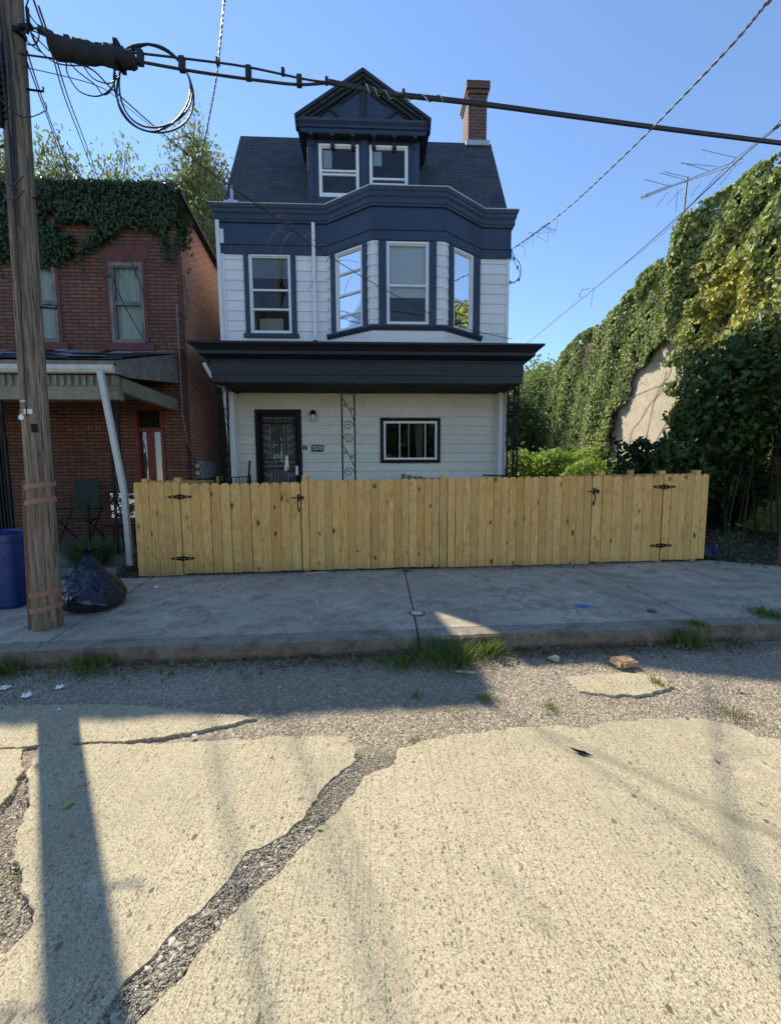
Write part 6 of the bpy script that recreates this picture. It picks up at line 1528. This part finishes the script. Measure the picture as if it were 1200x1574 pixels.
# ================================================================== GRAVEL AND DEBRIS
def stones(name, P, S, flat=.6):
    n = len(P)
    base = np.array([(1, 0, 0), (-1, 0, 0), (0, 1, 0), (0, -1, 0), (0, 0, 1), (0, 0, -.5), (.62, .62, .5), (-.62, .6, .45), (.6, -.62, .5), (-.6, -.6, .5)], float)
    F0 = np.array([(4, 6, 7), (4, 7, 9), (4, 9, 8), (4, 8, 6), (6, 0, 2), (6, 2, 7), (7, 2, 1), (7, 1, 9), (9, 1, 3), (9, 3, 8), (8, 3, 0), (8, 0, 6), (0, 5, 2), (2, 5, 1), (1, 5, 3), (3, 5, 0)])
    V = base[None]*(1+rng.uniform(-.36, .30, (n, 10, 1)))+rng.uniform(-.20, .20, (n, 10, 3))
    a = rng.uniform(0, 6.28, n); c, s = np.cos(a), np.sin(a); asp = rng.uniform(.6, 1.0, n)
    V[:, :, 1] *= asp[:, None]; V[:, :, 2] *= flat*rng.uniform(.6, 1.2, n)[:, None]
    tl = rng.normal(0, .25, n); V[:, :, 2] += V[:, :, 0]*tl[:, None]
    X = V[:, :, 0]*c[:, None]-V[:, :, 1]*s[:, None]; Y = V[:, :, 0]*s[:, None]+V[:, :, 1]*c[:, None]
    V[:, :, 0], V[:, :, 1] = X, Y; V = V*S[:, None, None]*.5+P[:, None, :]
    Fc = (np.arange(n)[:, None, None]*10+F0[None]).reshape(-1, 3)
    o = np_mesh(name, V.reshape(-1, 3), Fc, 'stone'); o['kind'] = 'stuff'; return o
def fill(poly, n, smin, smax, z=-.004, power=2.2):
    p = np.array(poly); lo, hi = p.min(0), p.max(0); x = rng.uniform(lo[0], hi[0], n); y = rng.uniform(lo[1], hi[1], n); k = inpoly(x, y, poly); x, y = x[k], y[k]
    S = smin+(smax-smin)*rng.random(len(x))**power; return np.c_[x, y, .014*x+z+S*.12], S
# the diagonal crack between the slabs: coarse near the camera, finer farther on
cl = g2(crackL); cr = g2(crackR); crack = cl+[(-.93, .85), (-1.0, .5), (-.7, .5), (-.73, .85)]+cr
Pa, Sa = fill(crack, 12000, .007, .032, -.004, 3.0); P2, S2 = fill(crack, 120000, .003, .010, .001)
S = Sa*np.clip(1.25-(Pa[:, 1]-1.0)*.62, .35, 1.2); stones('gravel', np.r_[Pa, P2], np.r_[S, S2])
SK = None
left = g2([(0, 1230), (40, 1180), (50, 1215), (30, 1260), (25, 1320), (48, 1380), (50, 1440), (0, 1500)])+[(-2.4, 1.3), (-2.6, 2.0)]
Pa, Sa = fill(left, 7000, .005, .018, -.008); P2, S2 = fill(left, 14000, .003, .008, -.004); stones('gravel', np.r_[Pa, P2], np.r_[Sa, S2])
mar = [(-2.2, 2.28), (-.1, 2.24), (.1, 2.15), (.3, 2.2), (7, 2.0), (7, 3.36), (-.8, 3.36), (-1.4, 2.9), (-1.0, 2.5), (-1.4, 2.36)]
Pa, Sa = fill(mar, 60000, .003, .013, .000, 3); Pa[:, 2] += .007*wave(Pa[:, 0], Pa[:, 1], 3, 1)-.016+.012*np.clip((Pa[:, 1]-2.6)/.7, 0, 1); Pa[:, 2] += .002
P2, S2 = fill([(-8, 2.9), (-.8, 2.7), (-.8, 3.36), (-8, 3.36)], 9000, .003, .010, .0, 3); P2[:, 2] += .007*wave(P2[:, 0], P2[:, 1], 3, 1)-.014+.012*np.clip((P2[:, 1]-2.6)/.7, 0, 1)
stones('gravel', np.r_[Pa, P2], np.r_[Sa, S2])
Pe, Se = fill([(-3.5, 2.2), (-.1, 2.2), (1, 2.25), (3, 2.2), (3, 2.45), (-3.5, 2.5)], 2600, .003, .010, .006, 3); Pf, Sf = fill(g2([(850, 1030), (1050, 1030), (1050, 1075), (860, 1075)]), 900, .003, .010, .0, 3); stones('gravel', np.r_[Pe, Pf], np.r_[Se, Sf])
P3, S3 = fill([(-.8, 3.1), (4, 3.1), (4, 3.35), (-.8, 3.35)], 900, .008, .035, .0, 3)
P4, S4 = fill([(-6, 5.95), (-3.8, 5.95), (-3.9, 6.4), (-6, 6.4)], 1500, .006, .04, .11, 3); P5, S5 = fill([(5.6, 5.4), (9, 4.9), (9, 7), (5.6, 7)], 3000, .006, .04, .12, 3); stones('gravel', np.r_[P3, P4, P5], np.r_[S3, S4, S5])
for (x_, y_, n_, w_) in ((1.0, 3.30, 1500, 3.2), (6.6, 5.9, 900, 1.2)):
    o = tuft('ground_cover', x_, y_, .014*x_+(0 if y_ < 4 else .13), n_, .05, .001, 'sparse low weeds along the kerb foot' if y_ < 4 else 'low weeds on the dirt beyond the fence', 'drygrass' if y_ < 4 else 'grass', .006, 'ground cover', bend=.5); o['kind'] = 'stuff'
    co = np.empty(len(o.data.vertices)*3, np.float32); o.data.vertices.foreach_get('co', co); co = co.reshape(-1, 10, 3)
    nb_ = len(co); dx_ = rng.uniform(-w_, w_, nb_); dx_ = dx_*np.where(rng.random(nb_) < .7, 1, .4); dy_ = -np.abs(rng.normal(0, .07 if y_ < 4 else .4, nb_))*(1 if y_ < 4 else -1)
    co[:, :, 0] += dx_[:, None]; co[:, :, 1] += dy_[:, None]; co[:, :, 2] += .014*dx_[:, None]; o.data.vertices.foreach_set('co', co.ravel()); o.data.update()
# leaf litter on the dirt and in the gutter
n = 5200; x = np.r_[rng.uniform(5.5, 9.5, 3600), rng.uniform(-6.2, -3.75, 700), rng.uniform(-3.2, 3.5, 900)]; y = np.r_[rng.uniform(5.0, 8, 3600), rng.uniform(5.96, 6.4, 700), 3.34-np.abs(rng.normal(0, .12, 900))]
keep = ~((x > 5.5) & (y < 5.9) & (y < 5.9-(x-5.6)*.7)); x, y = x[keep], y[keep]
z = .014*x+np.where(y > 4, .135, .012)+rng.uniform(0, .03, len(x))+np.where(y > 5.8, .10*(y-5.8)*(x > 5), 0)
o = leaves('leaf_litter', np.c_[x, y, z], rng.uniform(.02, .06, len(x)), 'leaflitter', normal=np.array([[0, 0, 1.6]]), jit=.5); o['kind'] = 'stuff'
n = 1500; x = np.r_[rng.uniform(-3.6, 5.2, 500), rng.normal(2.6, .8, 700), rng.uniform(-3, 6, 300)]; y = np.r_[FY-.02-np.abs(rng.normal(0, .035, 500)), FY-.02-np.abs(rng.normal(0, .12, 700)), KY+.02+rng.random(300)*2.4]
o = leaves('leaf_litter', np.c_[x, y, .014*x+.166+rng.uniform(0, .01, n)], rng.uniform(.008, .028, n), 'leaflitter', normal=np.array([[0, 0, 2.5]]), jit=.5); o['kind'] = 'stuff'
q = 2600; x = np.r_[rng.uniform(-3.4, 6, 1500), rng.normal(.43, .25, 500), rng.normal(2.4, .7, 600)]; y = np.r_[KY+.04+rng.random(1500)**1.5*2.4, rng.uniform(3.5, 5.8, 500), FY-.03-np.abs(rng.normal(0, .2, 600))]
stones('grit', np.c_[x, y, .014*x+.162], rng.uniform(.002, .010, q)*rng.random(q)**.6)
tw = MB(); random.seed(17)
for i in range(70):
    x = random.choice([random.uniform(-3, 3.8), random.uniform(1.5, 3)]); y = 3.33-abs(random.gauss(0, .10)); a = random.uniform(0, 3.14); L_ = random.uniform(.03, .14)
    tw.tube([(x, y, gz(x)+.01), (x+L_*math.cos(a), y+L_*.4*math.sin(a), gz(x)+.02+random.random()*.03)], .0022, 4)
o = tw.build('twigs', 'twig'); o['kind'] = 'stuff'
